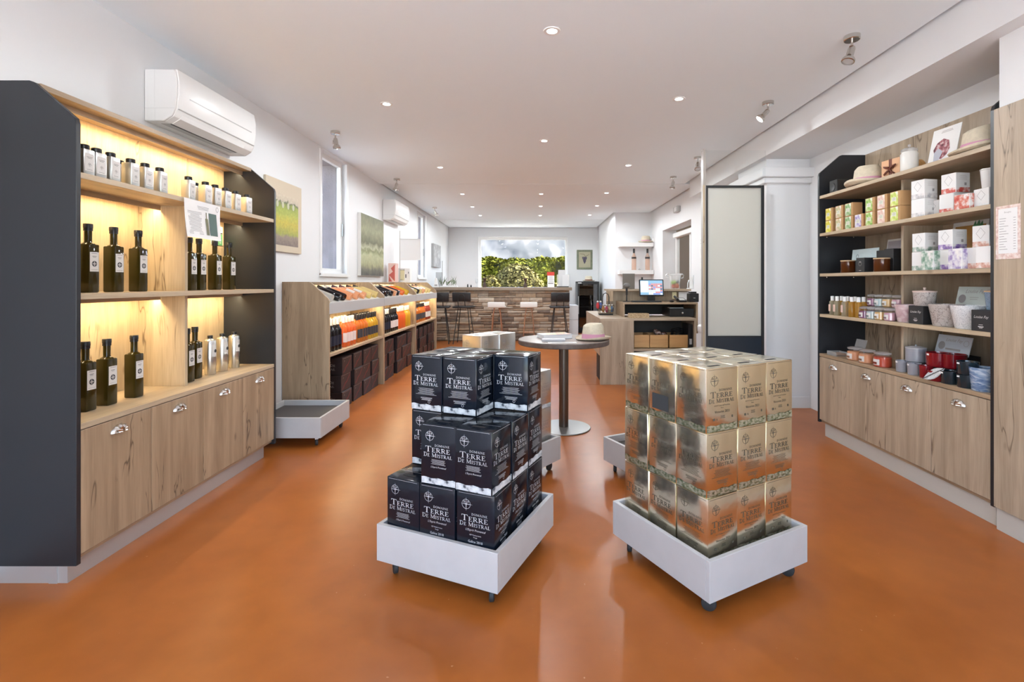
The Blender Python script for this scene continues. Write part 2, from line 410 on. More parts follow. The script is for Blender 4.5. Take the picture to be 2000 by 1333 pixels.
# ceiling: three fields, each a little lower than the one before, with shadow gaps
m = MB(); m.box(WL - .05, BX - .035, -1.8, 7.292, CZ, 2.99); m.box(BX - .035, BX + .01, -1.8, 7.292, CZ + .07, 2.99)
ce = struct(m.build('ceiling', CEIL), 'smooth white plasterboard ceiling stepping down towards the bar', 'ceiling')
m = MB(); m.box(WL + .035, XR - .05, 7.31, 10.26, CZ, 2.98); m.box(WL + .035, 1.63, 10.261, 11.39, CZ, 2.98)
m.build('ceiling_field', CEIL, ce); MB().box(WL - .05, XR + .3, 7.2925, YB + .05, CZ + .06, 2.97).build('ceiling_void', CEIL, ce)
MB().box(WL + .035, 1.63, 11.405, YB - .03, CZ, 2.98).build('ceiling_field', CEIL, ce)
struct(MB().box(-2.7, 4.1, -1.8, 13.5, 3.0, 3.15).build('roof', OUTWALL), 'flat roof slab above the shop', 'roof')


# ------------------------------------------------------------------ slit windows
for i, q in enumerate((W1, W2)):
    y0, y1, z0, z1 = q
    wn = thing('window_%d' % (i + 1), ['tall slit window beside the misty vineyard painting', 'tall slit window near the bar beside the wall air conditioner'][i], 'window', (WL, y0, z0), kind='structure')
    h, d = z1 - z0, y1 - y0
    MB().box(-.02, .012, d - .02, d + .035, -.03, h).box(-.02, .012, -.035, .005, -.03, h).build('window_lining', WPLASTIC, wn)
    MB().box(-.12, .03, -.035, d + .035, -.045, -.012).build('window_sill', WPLASTIC, wn)
    m = MB(); m.box(-.10, -.05, 0, .05, 0, h); m.box(-.10, -.05, d - .06, d - .012, 0, h); m.box(-.10, -.05, .05, d - .06, 0, .05); m.box(-.10, -.05, .05, d - .06, h - .05, h)
    m.build('window_frame', WPLASTIC, wn, bevel=.003)
    MB().box(-.08, -.074, .05, d - .06, .05, h - .05).build('pane', GLASSP, wn)
    MB().box(-.048, -.03, d - .045, d - .025, .45, .60).build('window_handle', STEEL, wn)
# bar window
wn = thing('window_4', 'wide bar window onto the hedge and the rocky mountain', 'window', (BW[0], YB, BW[2]), kind='structure')
bw, bh = BW[1] - BW[0], BW[3] - BW[2]
m = MB(); m.box(0, .05, .08, .15, 0, bh); m.box(bw - .05, bw, .08, .15, 0, bh); m.box(.05, bw - .05, .08, .15, 0, .06); m.box(.05, bw - .05, .08, .15, bh - .07, bh)
m.build('window_frame', WPLASTIC, wn, bevel=.004)
MB().box(.05, bw - .05, .11, .116, .06, bh - .07).build('pane', GLASSP, wn)
MB().box(-.06, bw + .06, -.03, .0, bh, bh + .05).box(-.06, 0, -.03, 0, 0, bh).box(bw, bw + .06, -.03, 0, 0, bh).build('window_casing', WHITE, wn)
# glass door in the right wall
dr = thing('door_1', 'white framed glass door deep in the right wall reveal', 'door', (XR + .24, D1[0], 0), kind='structure')
dw = D1[1] - D1[0]
m = MB(); m.box(0, .06, .0, .08, 0, 2.2); m.box(0, .06, dw - .09, dw - .01, 0, 2.2); m.box(0, .06, .08, dw - .09, 2.10, 2.2); m.box(0, .06, .08, dw - .09, 0, .12)
m.box(0, .06, .78, .86, .12, 2.10)
m.build('door_frame', WPLASTIC, dr, bevel=.004)
MB().box(.025, .031, .08, dw - .09, .12, 2.10).build('pane', GLASSP, dr)
MB().box(-.06, 0, .35, dw - .05, 2.10, 2.19).build('door_closer', WPLASTIC, dr, bevel=.01)
MB().tube([(-.04, .74, .95), (-.06, .74, 1.0), (-.06, .74, 1.25), (-.04, .74, 1.3)], .012).build('door_handle', STEEL, dr, smooth=True)
m = MB(); m.box(3.9, 4.0, 6.2, 13, -.05, 2.98); m.box(2.7, 4.0, 6.2, 6.3, 0, 2.98); m.box(2.8, 3.9, 10.6, 10.7, 0, 2.98)
struct(m.build('wall_back_room', mat('back_room_beige', (.50, .40, .31), .8)), 'beige wall of the room beyond the glass door', 'wall')

# ------------------------------------------------------------------ outdoors
GRASS = mat('dry_ground', (.38, .35, .29), .95, noise=.3, nscale=2)
struct(MB().box(-12, 12, -16, -1.8, -.21, -.01).build('bounce_terrace', mat('bounce_paving', (.74, .735, .72), .85, noise=.08, nscale=3)), 'added unseen pale paving that bounces sunlight onto the shop ceiling', 'bounce_terrace')  # pale slab added out of view to bounce sunlight up to the ceiling
struct(MB().box(-400, 400, -400, 900, -.4, -.21).build('ground', GRASS), 'dry ground around the shop', 'ground')
def mountain():
    n, k = 260, 90; vs, fs = [], []
    rnd = random.Random(3)
    def fbm(x, y):
        from mathutils import noise
        return noise.fractal(Vector((x, y, 1.7)), 0.9, 2.1, 7)
    for j in range(k + 1):
        for i in range(n + 1):
            x = -420 + 840*i/n; t = j/k
            base = 150*t**.8
            rid = abs(fbm(x*.012, t*2.4))
            y = 420 + 190*t - 6*rid*(.25 + t) - 2.5*fbm(x*.05, t*7)
            vs.append((x, y, -6 + base + 5*fbm(x*.02 + 9, t*3)*t + 2.5*fbm(x*.08, t*9)*t))
    for j in range(k):
        for i in range(n): a = j*(n+1)+i; fs.append((a, a+1, a+n+2, a+n+1))
    return MB().add(vs, fs)
ROCK = rampmat('limestone_cliff', [(.38, (.036, .039, .040)), (.47, (.048, .049, .048)), (.51, (.070, .068, .066)), (.60, (.080, .078, .075))], .05, .9, 10, .4, stretch=(1, 1, .7), bump=0)
struct(mountain().build('mountain', ROCK, smooth=True), 'pale limestone mountain beyond the hedge', 'mountain')
def foliage(name, cols):
    m = rampmat(name, cols, 7, .9, 4); m.node_tree.nodes['Principled BSDF'].inputs['Specular IOR Level'].default_value = .05; return m
def leaves(n, fn, size, rnd, elong=1.6):
    vs, fs = [], []
    for k in range(n):
        p, nrm = fn(rnd); s = size*rnd.uniform(.6, 1.4)
        d = (Vector(nrm) + Vector((rnd.uniform(-1,1), rnd.uniform(-1,1), rnd.uniform(-.6,1.2)))).normalized()
        a = d.cross(Vector((rnd.uniform(-1,1), rnd.uniform(-1,1), rnd.uniform(-1,1)))).normalized(); b = d.cross(a)
        o = len(vs); P_ = Vector(p)
        vs += [P_ - a*s*.5, P_ + b*s*elong*.5, P_ + a*s*.5, P_ - b*s*elong*.5]; fs.append((o, o+1, o+2, o+3))
    return MB().add(vs, fs)
HY = 17.0
def hedge_pt(r):
    x = r.uniform(-6, 5); t = r.random()
    top = 2.20 + .03*math.sin(x*2.3) + .03*math.sin(x*7.1)
    if t < .28: return (x, HY + r.uniform(0, 1.2), top + r.uniform(-.08, .14)), (0, 0, 1)
    z = r.uniform(-.2, top); bulge = .28*math.sin(x*3.1 + z*2.6) + .18*math.sin(x*8.3 - z*5.7)
    return (x, HY + bulge + r.uniform(-.06, .3), z), (0, -1, .3)
hd = thing('hedge', 'clipped yellow green hedge outside the bar window', 'hedge', (0, 0, -.2))
rnd = random.Random(5)
o = leaves(26000, hedge_pt, .075, rnd).build('foliage', foliage('hedge_leaves', [(.30, (.034, .038, .003)), (.5, (.090, .092, .009)), (.70, (.155, .148, .018))]), hd); o['kind'] = 'stuff'
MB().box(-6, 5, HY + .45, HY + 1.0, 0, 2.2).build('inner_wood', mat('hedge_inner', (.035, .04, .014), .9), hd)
def shrub_pt(c, rx, rz):
    def fn(r):
        a, e = r.uniform(0, 2*PI), r.uniform(-.4, PI/2)
        q = r.uniform(.72, 1.03)
        d = Vector((math.cos(a)*math.cos(e), math.sin(a)*math.cos(e), math.sin(e)))
        return (c[0] + d.x*rx*q, c[1] + d.y*rx*.8*q, c[2] + d.z*rz*q), d
    return fn
for (px, Y, rx, rz, n, lab) in ((1010, 15.4, .95, 1.25, 9000, 'pale silvery olive shrub in front of the hedge, in mid window'),
                                (958, 14.2, .42, .9, 2500, 'small reddish green shrub low at the left of the bar window'),
                                (1078, 14.2, .42, .7, 2500, 'low green shrub at the right of the bar window')):
    sh = thing('garden_shrub', lab, 'shrub', (0, 0, -.2))
    o = leaves(n, shrub_pt((PX(px, Y), Y, .75), rx, rz), .055, rnd, 2.2).build('foliage', foliage('shrub_leaves', [(.3, (.06, .053, .015)), (.5, (.12, .103, .035)), (.7, (.18, .155, .058))]), sh); o['kind'] = 'stuff'
    MB().tube([(PX(px, Y), Y, 0), (PX(px, Y) + .04, Y, .4), (PX(px, Y), Y, 1.0)], [.05, .04, .02]).build('trunk', mat('bark', (.10, .07, .045), .9), sh)
tr = thing('garden_tree', 'green tree glimpsed through the slit windows', 'tree', (0, 0, -.2))
o = leaves(5000, shrub_pt((-6.6, 13.5, 2.3), 1.9, 1.7), .10, rnd, 1.8).build('foliage', foliage('tree_leaves', [(.3, (.10, .15, .04)), (.5, (.25, .33, .10)), (.7, (.50, .55, .25))]), tr); o['kind'] = 'stuff'
MB().tube([(-6.6, 13.5, 0), (-6.5, 13.4, 1.2), (-6.6, 13.5, 2.6)], [.14, .11, .06]).build('trunk', MATS['bark'], tr)

# ------------------------------------------------------------------ ceiling lamps
def recessed():
    t = thing('recessed_lamp', '', 'ceiling lamp')
    MB().lathe([(.030, 0), (.030, -.004), (.048, -.005), (.050, 0)], 24).build('trim_ring', WPLASTIC, t, smooth=True)
    MB().lathe([(.031, -.003), (.022, -.0045), (.001, -.005)], 20).build('lens', LAMPM, t, smooth=True)
    l = bpy.data.lights.new('lamp_beam', 'SPOT'); l.energy = LAMP; l.spot_size = R(176); l.spot_blend = .25; l.shadow_soft_size = .035; l.color = (.90, .96, 1.0)
    lo = bpy.data.objects.new('lamp_beam', l); COL.objects.link(lo); lo.parent = t; lo.location = (0, 0, -.02)
    return t
RL = Proto(recessed)
LPX = [(1078, 60, 'nearest the camera'), (755, 203, 'left of the near pair'), (1326, 193, 'right of the near pair'), (1063, 275, 'alone in mid ceiling'),
       (860, 327, 'left, just before the ceiling step'), (1227, 323, 'right, just before the ceiling step'),
       (903, 379, 'left in the first row of three past the step'), (1057, 379, 'middle of the first row of three past the step'), (1185, 377, 'right in the first row of three past the step'),
       (922.5, 404, 'left in the second row of three past the step'), (1056, 403, 'middle of the second row of three past the step'), (1166, 402, 'right in the second row of three past the step'),
       (938, 421, 'left in the row nearest the bar'), (1055, 421, 'middle of the row nearest the bar'), (1152, 420, 'right in the row nearest the bar')]
for px, py, d in LPX:
    z = CZ
    Y = (z - CAM_H) * F / (VY - py)
    RL.at((PX(px, Y), Y, z), 0, 'round recessed ceiling lamp, ' + d)
RL.at((3.35, 8.5, 2.97), 0, 'added unseen recessed lamp brightening the room beyond the glass door')  # extra lamp, out of view, added to brighten what shows through the door
def spot(tilt, az, lit):
    def fn():
        t = thing('ceiling_spotlight', '', 'spotlight')
        MB().lathe([(.001, 0), (.044, 0), (.044, -.024), (.040, -.028), (.001, -.028)], 24).build('ceiling_rose', CHROME, t, smooth=True)
        MB().tube([(0, 0, -.026), (0, 0, -.075)], .007, 10).build('stem', CHROME, t, smooth=True)
        hd = MB().lathe([(.001, .005), (.017, .003), (.020, -.01), (.020, -.055), (.023, -.06), (.033, -.075), (.036, -.082), (.036, -.094), (.031, -.096), (.029, -.086)], 20)
        hd.xf(Matrix.Translation((0, 0, -.07)) @ Matrix.Rotation(az, 4, 'Z') @ Matrix.Rotation(tilt, 4, 'Y'))
        h = hd.build('lamp_head', CHROME, t, smooth=True)
        g = MB().lathe([(.030, -.088), (.018, -.092), (.001, -.093)], 16)
        g.xf(Matrix.Translation((0, 0, -.07)) @ Matrix.Rotation(az, 4, 'Z') @ Matrix.Rotation(tilt, 4, 'Y'))
        g.build('lens', LAMPM if lit else mat('unlit_lens', (.5, .5, .5), .2), h, smooth=True)
        MB().tube([(-.022, 0, -.085), (-.022, 0, -.12)], .004, 8).build('bracket', CHROME, t, smooth=True)
        return t
    return fn
SPX = [(1664, 70, .35, .3, 0, 'unlit, nearest one above the candle shelves'), (1500, 199, -.75, 3.0, 1, 'lit one on the right, second from the camera'), (1363, 307, .5, 1.2, 0, 'right side, just left of the screen post'),
       (1315, 345, .2, .3, 0, 'right side, at the ceiling step'), (655, 257, -.15, .2, 0, 'left side, before the first slit window'), (775, 349, .2, .3, 0, 'left side, at the ceiling step'), (849, 405, -.6, .8, 1, 'left side, nearest the bar')]
for px, py, tl, az, lit, d in SPX:
    z = CZ
    Y = (z - CAM_H) * F / (VY - py)
    t = spot(tl, az, lit)(); t.location = (PX(px, Y), Y, z); t['label'] = 'nickel ceiling spotlight on short stem, ' + d
# ------------------------------------------------------------------ lettering (flat print as thin geometry)
def g_rect(*rs):
    vs, fs = [], []
    for x0, y0, x1, y1 in rs:
        o = len(vs); vs += [(x0,y0),(x1,y0),(x1,y1),(x0,y1)]; fs.append((o,o+1,o+2,o+3))
    return vs, fs
def g_stroke(pts, wd, closed=False):
    vs, fs = [], []; n = len(pts)
    for i in range(n if closed else n-1):
        (x0, y0), (x1, y1) = pts[i], pts[(i+1) % n]; dx, dy = x1-x0, y1-y0; l = math.hypot(dx, dy) or 1
        ax, ay = -dy/l*wd/2, dx/l*wd/2; ex, ey = dx/l*wd*.15, dy/l*wd*.15; o = len(vs)
        vs += [(x0-ex+ax, y0-ey+ay), (x0-ex-ax, y0-ey-ay), (x1+ex-ax, y1+ey-ay), (x1+ex+ax, y1+ey+ay)]; fs.append((o,o+1,o+2,o+3))
    return vs, fs
def g_join(*gs):
    vs, fs = [], []
    for g in gs:
        o = len(vs); vs += g[0]; fs += [tuple(i+o for i in f) for f in g[1]]
    return vs, fs
def g_move(g, s, dx, dy, sy=None, shear=0): 
    sy = s if sy is None else sy
    return [(x*s + shear*y*sy + dx, y*sy + dy) for x, y in g[0]], g[1]
def arc(cx, cy, rx, ry, a0, a1, n=10): return [(cx + rx*math.cos(R(a0 + (a1-a0)*i/n)), cy + ry*math.sin(R(a0 + (a1-a0)*i/n))) for i in range(n+1)]
GL = {
 'T': (.80, g_rect((0,.93,.8,1),(.33,0,.47,1),(.22,0,.58,.05),(0,.76,.05,1),(.75,.76,.8,1))),
 'E': (.68, g_rect((.1,0,.24,1),(0,0,.62,.06),(0,.94,.6,1),(.1,.49,.45,.55),(.57,0,.62,.22),(.55,.78,.6,1),(.42,.4,.46,.64))),
 'R': (.82, g_join(g_rect((.1,0,.24,1),(0,0,.34,.05),(.62,0,.84,.05)), g_stroke([(0,.97),(.4,.97)]+arc(.4,.735,.2,.235,90,-90)+[(.2,.5)], .09), g_stroke([(.36,.5),(.72,.03)], .13))),
 'D': (.86, g_join(g_rect((.1,0,.24,1)), g_stroke([(0,.97),(.33,.97)]+arc(.33,.5,.42,.47,90,-90)+[(0,.03)], .09))),
 'M': (1.08, g_join(g_rect((.08,0,.14,1),(.84,0,.98,1),(0,0,.22,.05),(.74,0,1.06,.05),(0,.95,.16,1),(.84,.95,1.06,1)), g_stroke([(.13,.97),(.5,.08)], .13), g_stroke([(.5,.08),(.88,.97)], .06))),
 'I': (.40, g_rect((.11,0,.25,1),(0,0,.36,.05),(0,.95,.36,1))),
 'S': (.62, g_stroke([(.52,.8)]+arc(.29,.75,.22,.21,20,270,9)+arc(.29,.26,.24,.25,90,-160,9), .10)),
 'A': (.86, g_join(g_stroke([(.07,.02),(.4,.98)], .06), g_stroke([(.4,.98),(.75,.02)], .14), g_rect((.18,.3,.6,.35),(-.04,0,.18,.05),(.58,0,.9,.05)))),
 'L': (.64, g_rect((.1,0,.24,1),(0,0,.6,.06),(.55,0,.6,.25),(0,.95,.34,1))),
 'O': (.90, g_stroke(arc(.42,.5,.37,.47,0,342,19), .10, True)),
 'N': (.90, g_join(g_rect((.1,0,.16,1),(.7,0,.76,1),(0,0,.26,.05),(.6,.95,.86,1)), g_stroke([(.1,.97),(.73,.03)], .13))),
 ' ': (.36, ([], [])),
}
def serif(txt, h, small=.78, gap=.09):
    """small capitals: an upper-case letter is full height, a lower-case one is smaller"""
    x = 0; out = []
    for c in txt:
        s = h if c.isupper() or c == ' ' else h*small
        wdt, g = GL[c.upper()]; out.append(g_move(g, s, x, 0)); x += (wdt + gap)*s
    return g_join(*out), x - gap*h
def serif_fit(txt, x0, x1, y, h, small=.78):
    g, wd = serif(txt, h, small); return g_move(g, (x1-x0)/wd, x0, y, 1.0)
FC = {}
def sans(txt, h, x=0, y=0, align='LEFT', shear=0, fit=None):
    if txt not in FC:
        cu = bpy.data.curves.new('lettering', 'FONT'); cu.body = txt; cu.size = 1; cu.resolution_u = 2
        ob = bpy.data.objects.new('lettering', cu); me = bpy.data.meshes.new_from_object(ob)
        FC[txt] = ([(v.co.x, v.co.y) for v in me.vertices], [tuple(p.vertices) for p in me.polygons])
        bpy.data.objects.remove(ob); bpy.data.curves.remove(cu); bpy.data.meshes.remove(me)
    g = FC[txt]; s = h/.7
    mx = max(p[0] for p in g[0])
    sx = fit/mx if fit else s
    if align == 'CENTER': x -= mx*sx/2
    return g_move(g, sx, x, y, s, shear)
def lines(x0, x1, y0, y1, n, rnd, th=.35):
    rs = []; p = (y1-y0)/n
    for k in range(n):
        l = (x1-x0)*rnd.uniform(.6, 1); c = (x0+x1)/2; y = y1 - p*(k+.5)
        rs.append((c-l/2, y, c+l/2, y + p*th))
    return g_rect(*rs)
def compass(cx, cy, r):
    ring = g_stroke(arc(0,0,1,1,0,345,23), .065, True)
    star = ([(-1.25,0),(0,.10),(1.6,0),(0,-.10),(0,1.5),(.10,0),(0,-1.5),(-.10,0)], [(0,1,2,3),(4,5,6,7)])
    d = g_join(g_stroke([(-.55,.25),(-.55,.7)], .09), g_stroke(arc(-.55,.475,.25,.22,90,-90,6), .07), g_stroke([(.6,.68),(.35,.6),(.55,.42),(.3,.3)], .09))
    return g_move(g_join(ring, star, d), r, cx, cy)

# ------------------------------------------------------------------ shared shapes
def panel_profile(depth, h0, h1, cut, sgn, r=.03):
    """side panel outline (x, z) with a chamfered, rounded top front corner; x runs from the wall (0) to the front (sgn*depth)"""
    return [(0, h0), (sgn*depth, h0), (sgn*depth, h1 - cut - r*.4), (sgn*(depth - .006), h1 - cut + r*.35), (sgn*(depth - cut - .012), h1 - .006), (sgn*(depth - cut - .03), h1), (0, h1)]
def cup_pull(sgn, t, loc):
    """shell shaped cup handle; sgn is the x direction it faces"""
    n, k = 14, 5; vs, fs = [], []
    for j in range(k + 1):
        e = PI/2*j/k
        for i in range(n + 1):
            a = PI*i/n; fl = 1 + .06*math.cos(i*PI)
            y = -.046*math.cos(a)*math.cos(e*.0 + 0)*(1 if j == 0 else math.cos(e*.9))
            z = .034*math.sin(a)*math.cos(e*.62)*fl
            x = sgn*(.024*math.sin(e)*fl)
            vs.append((x, y, z))
    for j in range(k):
        for i in range(n): a = j*(n+1)+i; fs.append((a, a+1, a+n+2, a+n+1))
    return MB().add(vs, fs).build('handle', CHROME, t, smooth=True, loc=loc)
def bottle_profile(r, h): 
    return [(r*.9, 0), (r, .006), (r, h*.58), (r*.93, h*.64), (r*.62, h*.71), (r*.40, h*.77), (r*.36, h*.82), (r*.36, h*.985)]
def wine(glass, capm, labm, lab2=None, r=.037, h=.305, name='wine_bottle', prof=None):
    def fn():
        t = thing(name, '', 'bottle')
        MB().lathe(prof or bottle_profile(r, h), 14).build('glass', glass, t, smooth=True)
        MB().lathe([(r*.43, h*.80), (r*.43, h), (r*.38, h*1.004), (.001, h*1.004)], 12).build('capsule', capm, t, smooth=True)
        if labm:
            n = 8; vs, fs = [], []
            for i in range(n + 1):
                a = R(-62 + 124*i/n)
                for z in (h*.16, h*.47): vs.append((math.cos(a)*(r + .0008), math.sin(a)*(r + .0008), z))
            for i in range(n): fs.append((2*i, 2*i+2, 2*i+3, 2*i+1))
            MB().add(vs, fs).build('label', labm, t, smooth=True)
        return t
    return fn

# ------------------------------------------------------------------ LEFT DISPLAY CABINET
XF, XB, CY0, CY1 = -1.90, -2.285, 2.035, 3.605
cab = thing('display_cabinet', 'tall oak and anthracite lit display cabinet with olive oil bottles', 'cabinet', (XF, CY0, 0))
def cb(x0, x1, y0, y1, z0, z1): return MB().box(x0 - XF, x1 - XF, y0 - CY0, y1 - CY0, z0, z1)
for y in (CY0, CY1 - .022):
    p = [(x + XB - XF, z) for x, z in panel_profile(XF - XB, .075, 2.09, .165, 1)]
    MB().prism(p, 'y', y - CY0, y - CY0 + .022).build('side_panel', ANTH, cab, bevel=.0015)
ya, yb = CY0 + .022, CY1 - .022
cw = (yb - ya)/4
for k in range(4): cb(XB, XB + .016, ya + k*cw + .0005, ya + (k+1)*cw - .0005, .66, 2.062).build('back_panel', OAKL, cab)
cb(XB + .018, -2.068, ya, yb, 2.062, 2.086).build('top_board', OAKY, cab, bevel=.001)
cb(XB + .016, XF - .002, ya, yb, .635, .659).build('worktop', OAKLY, cab, bevel=.001)
cb(XB + .016, XF - .004, ya, yb, 1.18, 1.205).build('shelf', OAKLY, cab, bevel=.001)
cb(XB + .016, XF - .004, ya, yb, 1.690, 1.715).build('shelf', OAKLY, cab, bevel=.001)
ym = (ya + yb)/2
cb(XB + .016, -2.0, ym - .011, ym + .011, .659, 1.18).build('divider', OAKL, cab, bevel=.001)
cb(XB + .016, -2.0, ym - .011, ym + .011, 1.205, 1.69).build('divider', OAKL, cab, bevel=.001)
cb(XB + .016, XF - .02, ya, yb, .09, .112).build('bottom_rail', OAKY, cab)
cb(XB + .016, XF - .022, ya, yb, .112, .635).build('carcass', BLACKM, cab)
for k in range(4):
    d = cb(XF - .022, XF - .002, ya + k*cw + .0015, ya + (k+1)*cw - .0015, .113, .631).build('door', OAKZ, cab, bevel=.0012)
    cup_pull(1, d, (-.003, (ya + (k+.5)*cw) - CY0, .572))
cb(XB + .02, -1.945, ya - .012, yb - .06, 0, .09).build('plinth', PLINTH, cab)
cb(-2.02, -1.985, ya - .016, ya - .012, 0, .075).build('plinth_edge', PLINTH, cab)
def led(x, y0, y1, z, watts, facing_wall=True):
    cb(x + .006, x + .018, y0, y1, z - .026, z).build('light_batten', OAKY, cab)
    cb(x - .012, x + .004, y0 + .01, y1 - .01, z - .006, z).build('light_strip', LEDM, cab)
    l = bpy.data.lights.new('strip_light', 'AREA'); l.shape = 'RECTANGLE'; l.size = .02; l.size_y = y1 - y0 - .02; l.energy = watts; l.color = (1, .80, .47)
    lo = bpy.data.objects.new('strip_light', l); COL.objects.link(lo); lo.parent = cab; lo.location = (x - .004 - XF, (y0 + y1)/2 - CY0, z - .008)
led(-2.15, ya, yb, 2.062, LED*1.9)
for z in (1.690, 1.18):
    led(-2.15, ya, ym - .02, z, LED); led(-2.15, ym + .02, yb, z, LED)

# tins, square oil bottles, round tins
def oil_tin():
    t = thing('oil_tin', '', 'tin')
    MB().box(-.024, .024, -.027, .027, 0, .112).build('body', TINM, t, bevel=.004, smooth=True, seg=2)
    MB().lathe([(.017, .110), (.019, .113), (.019, .131), (.017, .133), (.001, .133)], 16).build('cap', BLACK, t, smooth=True)
    MB().box(.0242, .0248, -.022, .022, .018, .094).build('label', LABEL, t)
    e = MB().flat(g_join(compass(0, .046, .0075), g_rect((-.014, .078, .014, .0795), (-.010, .073, .010, .0745), (-.013, .024, .013, .0252))), (.0250, 0, 0), (0, 1, 0), (0, 0, 1))
    e.build('label_print', INK, t)
    return t
def disc(cx, cy, r, n=16): return [(cx + r*math.cos(2*PI*k/n), cy + r*math.sin(2*PI*k/n)) for k in range(n)], [tuple(range(n))]
def oil_bottle():
    t = thing('oil_bottle', '', 'bottle'); s = .029
    m = MB().box(-s, s, -s, s, 0, .225); 
    m.build('glass', OLIVE, t, bevel=.006, smooth=True, seg=2)
    MB().lathe([(s*.95, .2245), (s*.80, .229), (.016, .233), (.0145, .238), (.0145, .292)], 18).build('neck', OLIVE, t, smooth=True)
    MB().lathe([(.0175, .287), (.0175, .300), (.0185, .301), (.0185, .318), (.017, .320), (.001, .320)], 18).build('cap', BLACK, t, smooth=True)
    MB().box(s + .0002, s + .0008, -.023, .023, .098, .188).build('label', LABEL, t)
    g = g_join(disc(0, .134, .0135), g_rect((-.016, .181, .016, .1825), (-.011, .168, .011, .170), (-.008, .163, .008, .1645), (-.017, .106, .017, .107)))
    p = MB().flat(g, (s + .001, 0, 0), (0, 1, 0), (0, 0, 1)).build('label_print', INK, t)
    MB().flat(g_rect((-.0016, .124, .0016, .144), (-.010, .1324, .010, .1356)), (s + .0012, 0, 0), (0, 1, 0), (0, 0, 1)).build('cross', LABEL, p)
    return t
def round_tin():
    t = thing('oil_flask', '', 'flask'); r = .033
    MB().lathe([(r - .003, 0), (r, .004), (r, .218), (r - .004, .224), (.018, .228), (.016, .232)], 24).build('body', TINM, t, smooth=True)
    MB().lathe([(.0155, .230), (.0155, .250), (.014, .252), (.001, .252)], 16).build('cap', BLACK, t, smooth=True)
    n = 8; vs, fs = [], []
    for i in range(n + 1):
        a = R(-40 + 80*i/n)
        for z in (.115, .195): vs.append((math.cos(a)*(r + .0006), math.sin(a)*(r + .0006), z))
    for i in range(n): fs.append((2*i, 2*i+2, 2*i+3, 2*i+1))
    MB().add(vs, fs).build('label', LABEL, t, smooth=True)
    MB().flat(disc(0, .152, .011), (r + .0011, 0, 0), (0, 1, 0), (0, 0, 1)).build('label_print', INK, t)
    return t
OT, OB, RT = Proto(oil_tin), Proto(oil_bottle), Proto(round_tin)
def row(proto, what, z, items, tail, group):
    items = sorted(items, key=lambda q: q[1])
    for k, (x, y, *r) in enumerate(items):
        proto.at((x, y, z), (r[0] if r else 0), '%s, %s %s' % (what, ORD[k], tail), group)
row(OT, 'silver oil tin, front row', 1.715, [(-1.95, y, .08*math.sin(y*40)) for y in (2.125, 2.185, 2.258, 2.37, 2.457, 2.554)], 'in the left bay of the lit top shelf', 'tins on the top shelf of the lit cabinet')
row(OT, 'silver oil tin, back row', 1.715, [(-2.03, y) for y in (2.25, 2.40, 2.515)], 'in the left bay of the lit top shelf', 'tins on the top shelf of the lit cabinet')
row(OT, 'silver oil tin, front row', 1.715, [(-1.95, y, .1*math.sin(y*60)) for y in (2.765, 2.907, 2.995, 3.094, 3.195, 3.32)], 'in the right bay of the lit top shelf', 'tins on the top shelf of the lit cabinet')
row(OT, 'silver oil tin, back row', 1.715, [(-2.03, y) for y in (2.935, 3.383)], 'in the right bay of the lit top shelf', 'tins on the top shelf of the lit cabinet')
row(OB, 'dark square oil bottle', 1.205, [(-2.077, y) for y in (2.284, 2.423, 2.573)], 'in the left bay of the lit middle shelf', 'square oil bottles in the lit cabinet')
row(OB, 'dark square oil bottle', 1.205, [(-2.085, y) for y in (2.965, 3.05, 3.20, 3.35)], 'in the right bay of the lit middle shelf', 'square oil bottles in the lit cabinet')
row(OB, 'dark square oil bottle', .659, [(-2.077, y) for y in (2.27, 2.384, 2.546)], 'in the left bay of the lit worktop', 'square oil bottles in the lit cabinet')
row(OB, 'dark square oil bottle', .659, [(-2.075, 2.93), (-2.105, 3.042)], 'in the right bay of the lit worktop', 'square oil bottles in the lit cabinet')
row(RT, 'round brushed metal oil flask', .659, [(-2.10, y) for y in (3.177, 3.30, 3.43)], 'in the right bay of the lit worktop', 'metal flasks in the lit cabinet')
# paper signs
DGREEN = mat('dark_green_print', (.045, .10, .08), .5); MGREEN = mat('green_print', (.10, .30, .15), .5)
sg = thing('info_sheet', 'white information sheet with a bottle picture hanging from the top shelf', 'paper sign', (XF + .004, 2.655, 1.714), group=None)
m = MB(); vs = []
n = 6
for i in range(n + 1):
    u = i/n
    for j in range(5):
        vq = j/4; vs.append((.018*vq*vq + .004*math.sin(u*5)*vq, .305*u - .012*vq*u, -.212*vq + .022*vq*u*0 - .004*u))
fs = [(i*5+j, (i+1)*5+j, (i+1)*5+j+1, i*5+j+1) for i in range(n) for j in range(4)]
m.add(vs, fs); m.build('sheet', PAPER, sg, smooth=True)
def on_sheet(g): return MB().add([(.0012 + .018*(-q[1]/.212)**2 + .004*math.sin(q[0]/.305*5)*(-q[1]/.212), q[0], q[1]) for q in g[0]], g[1])
rn = random.Random(2)
on_sheet(g_join(lines(.02, .135, -.195, -.065, 17, rn), lines(.09, .21, -.052, -.03, 3, rn), g_stroke(arc(.275, -.03, .011, .014, 0, 330, 10), .003, True))).build('print', INKG, sg)
on_sheet(g_rect((.195, -.19, .265, -.06))).build('green_panel', DGREEN, sg)
on_sheet(g_rect((.163, -.19, .186, -.095), (.171, -.095, .178, -.06))).build('bottle_picture', mat('olive_print', (.13, .12, .04), .5), sg)
sg = thing('green_price_sheet', 'small green and white sheet on the back of the lit cabinet', 'paper sign', (-2.266, 3.435, 1.52))
MB().box(0, .001, 0, .13, 0, .135).build('sheet', PAPER, sg)
MB().flat(g_rect((.004, 0, .126, .078)), (.0015, 0, 0), (0, 1, 0), (0, 0, 1)).build('green_panel', MGREEN, sg)
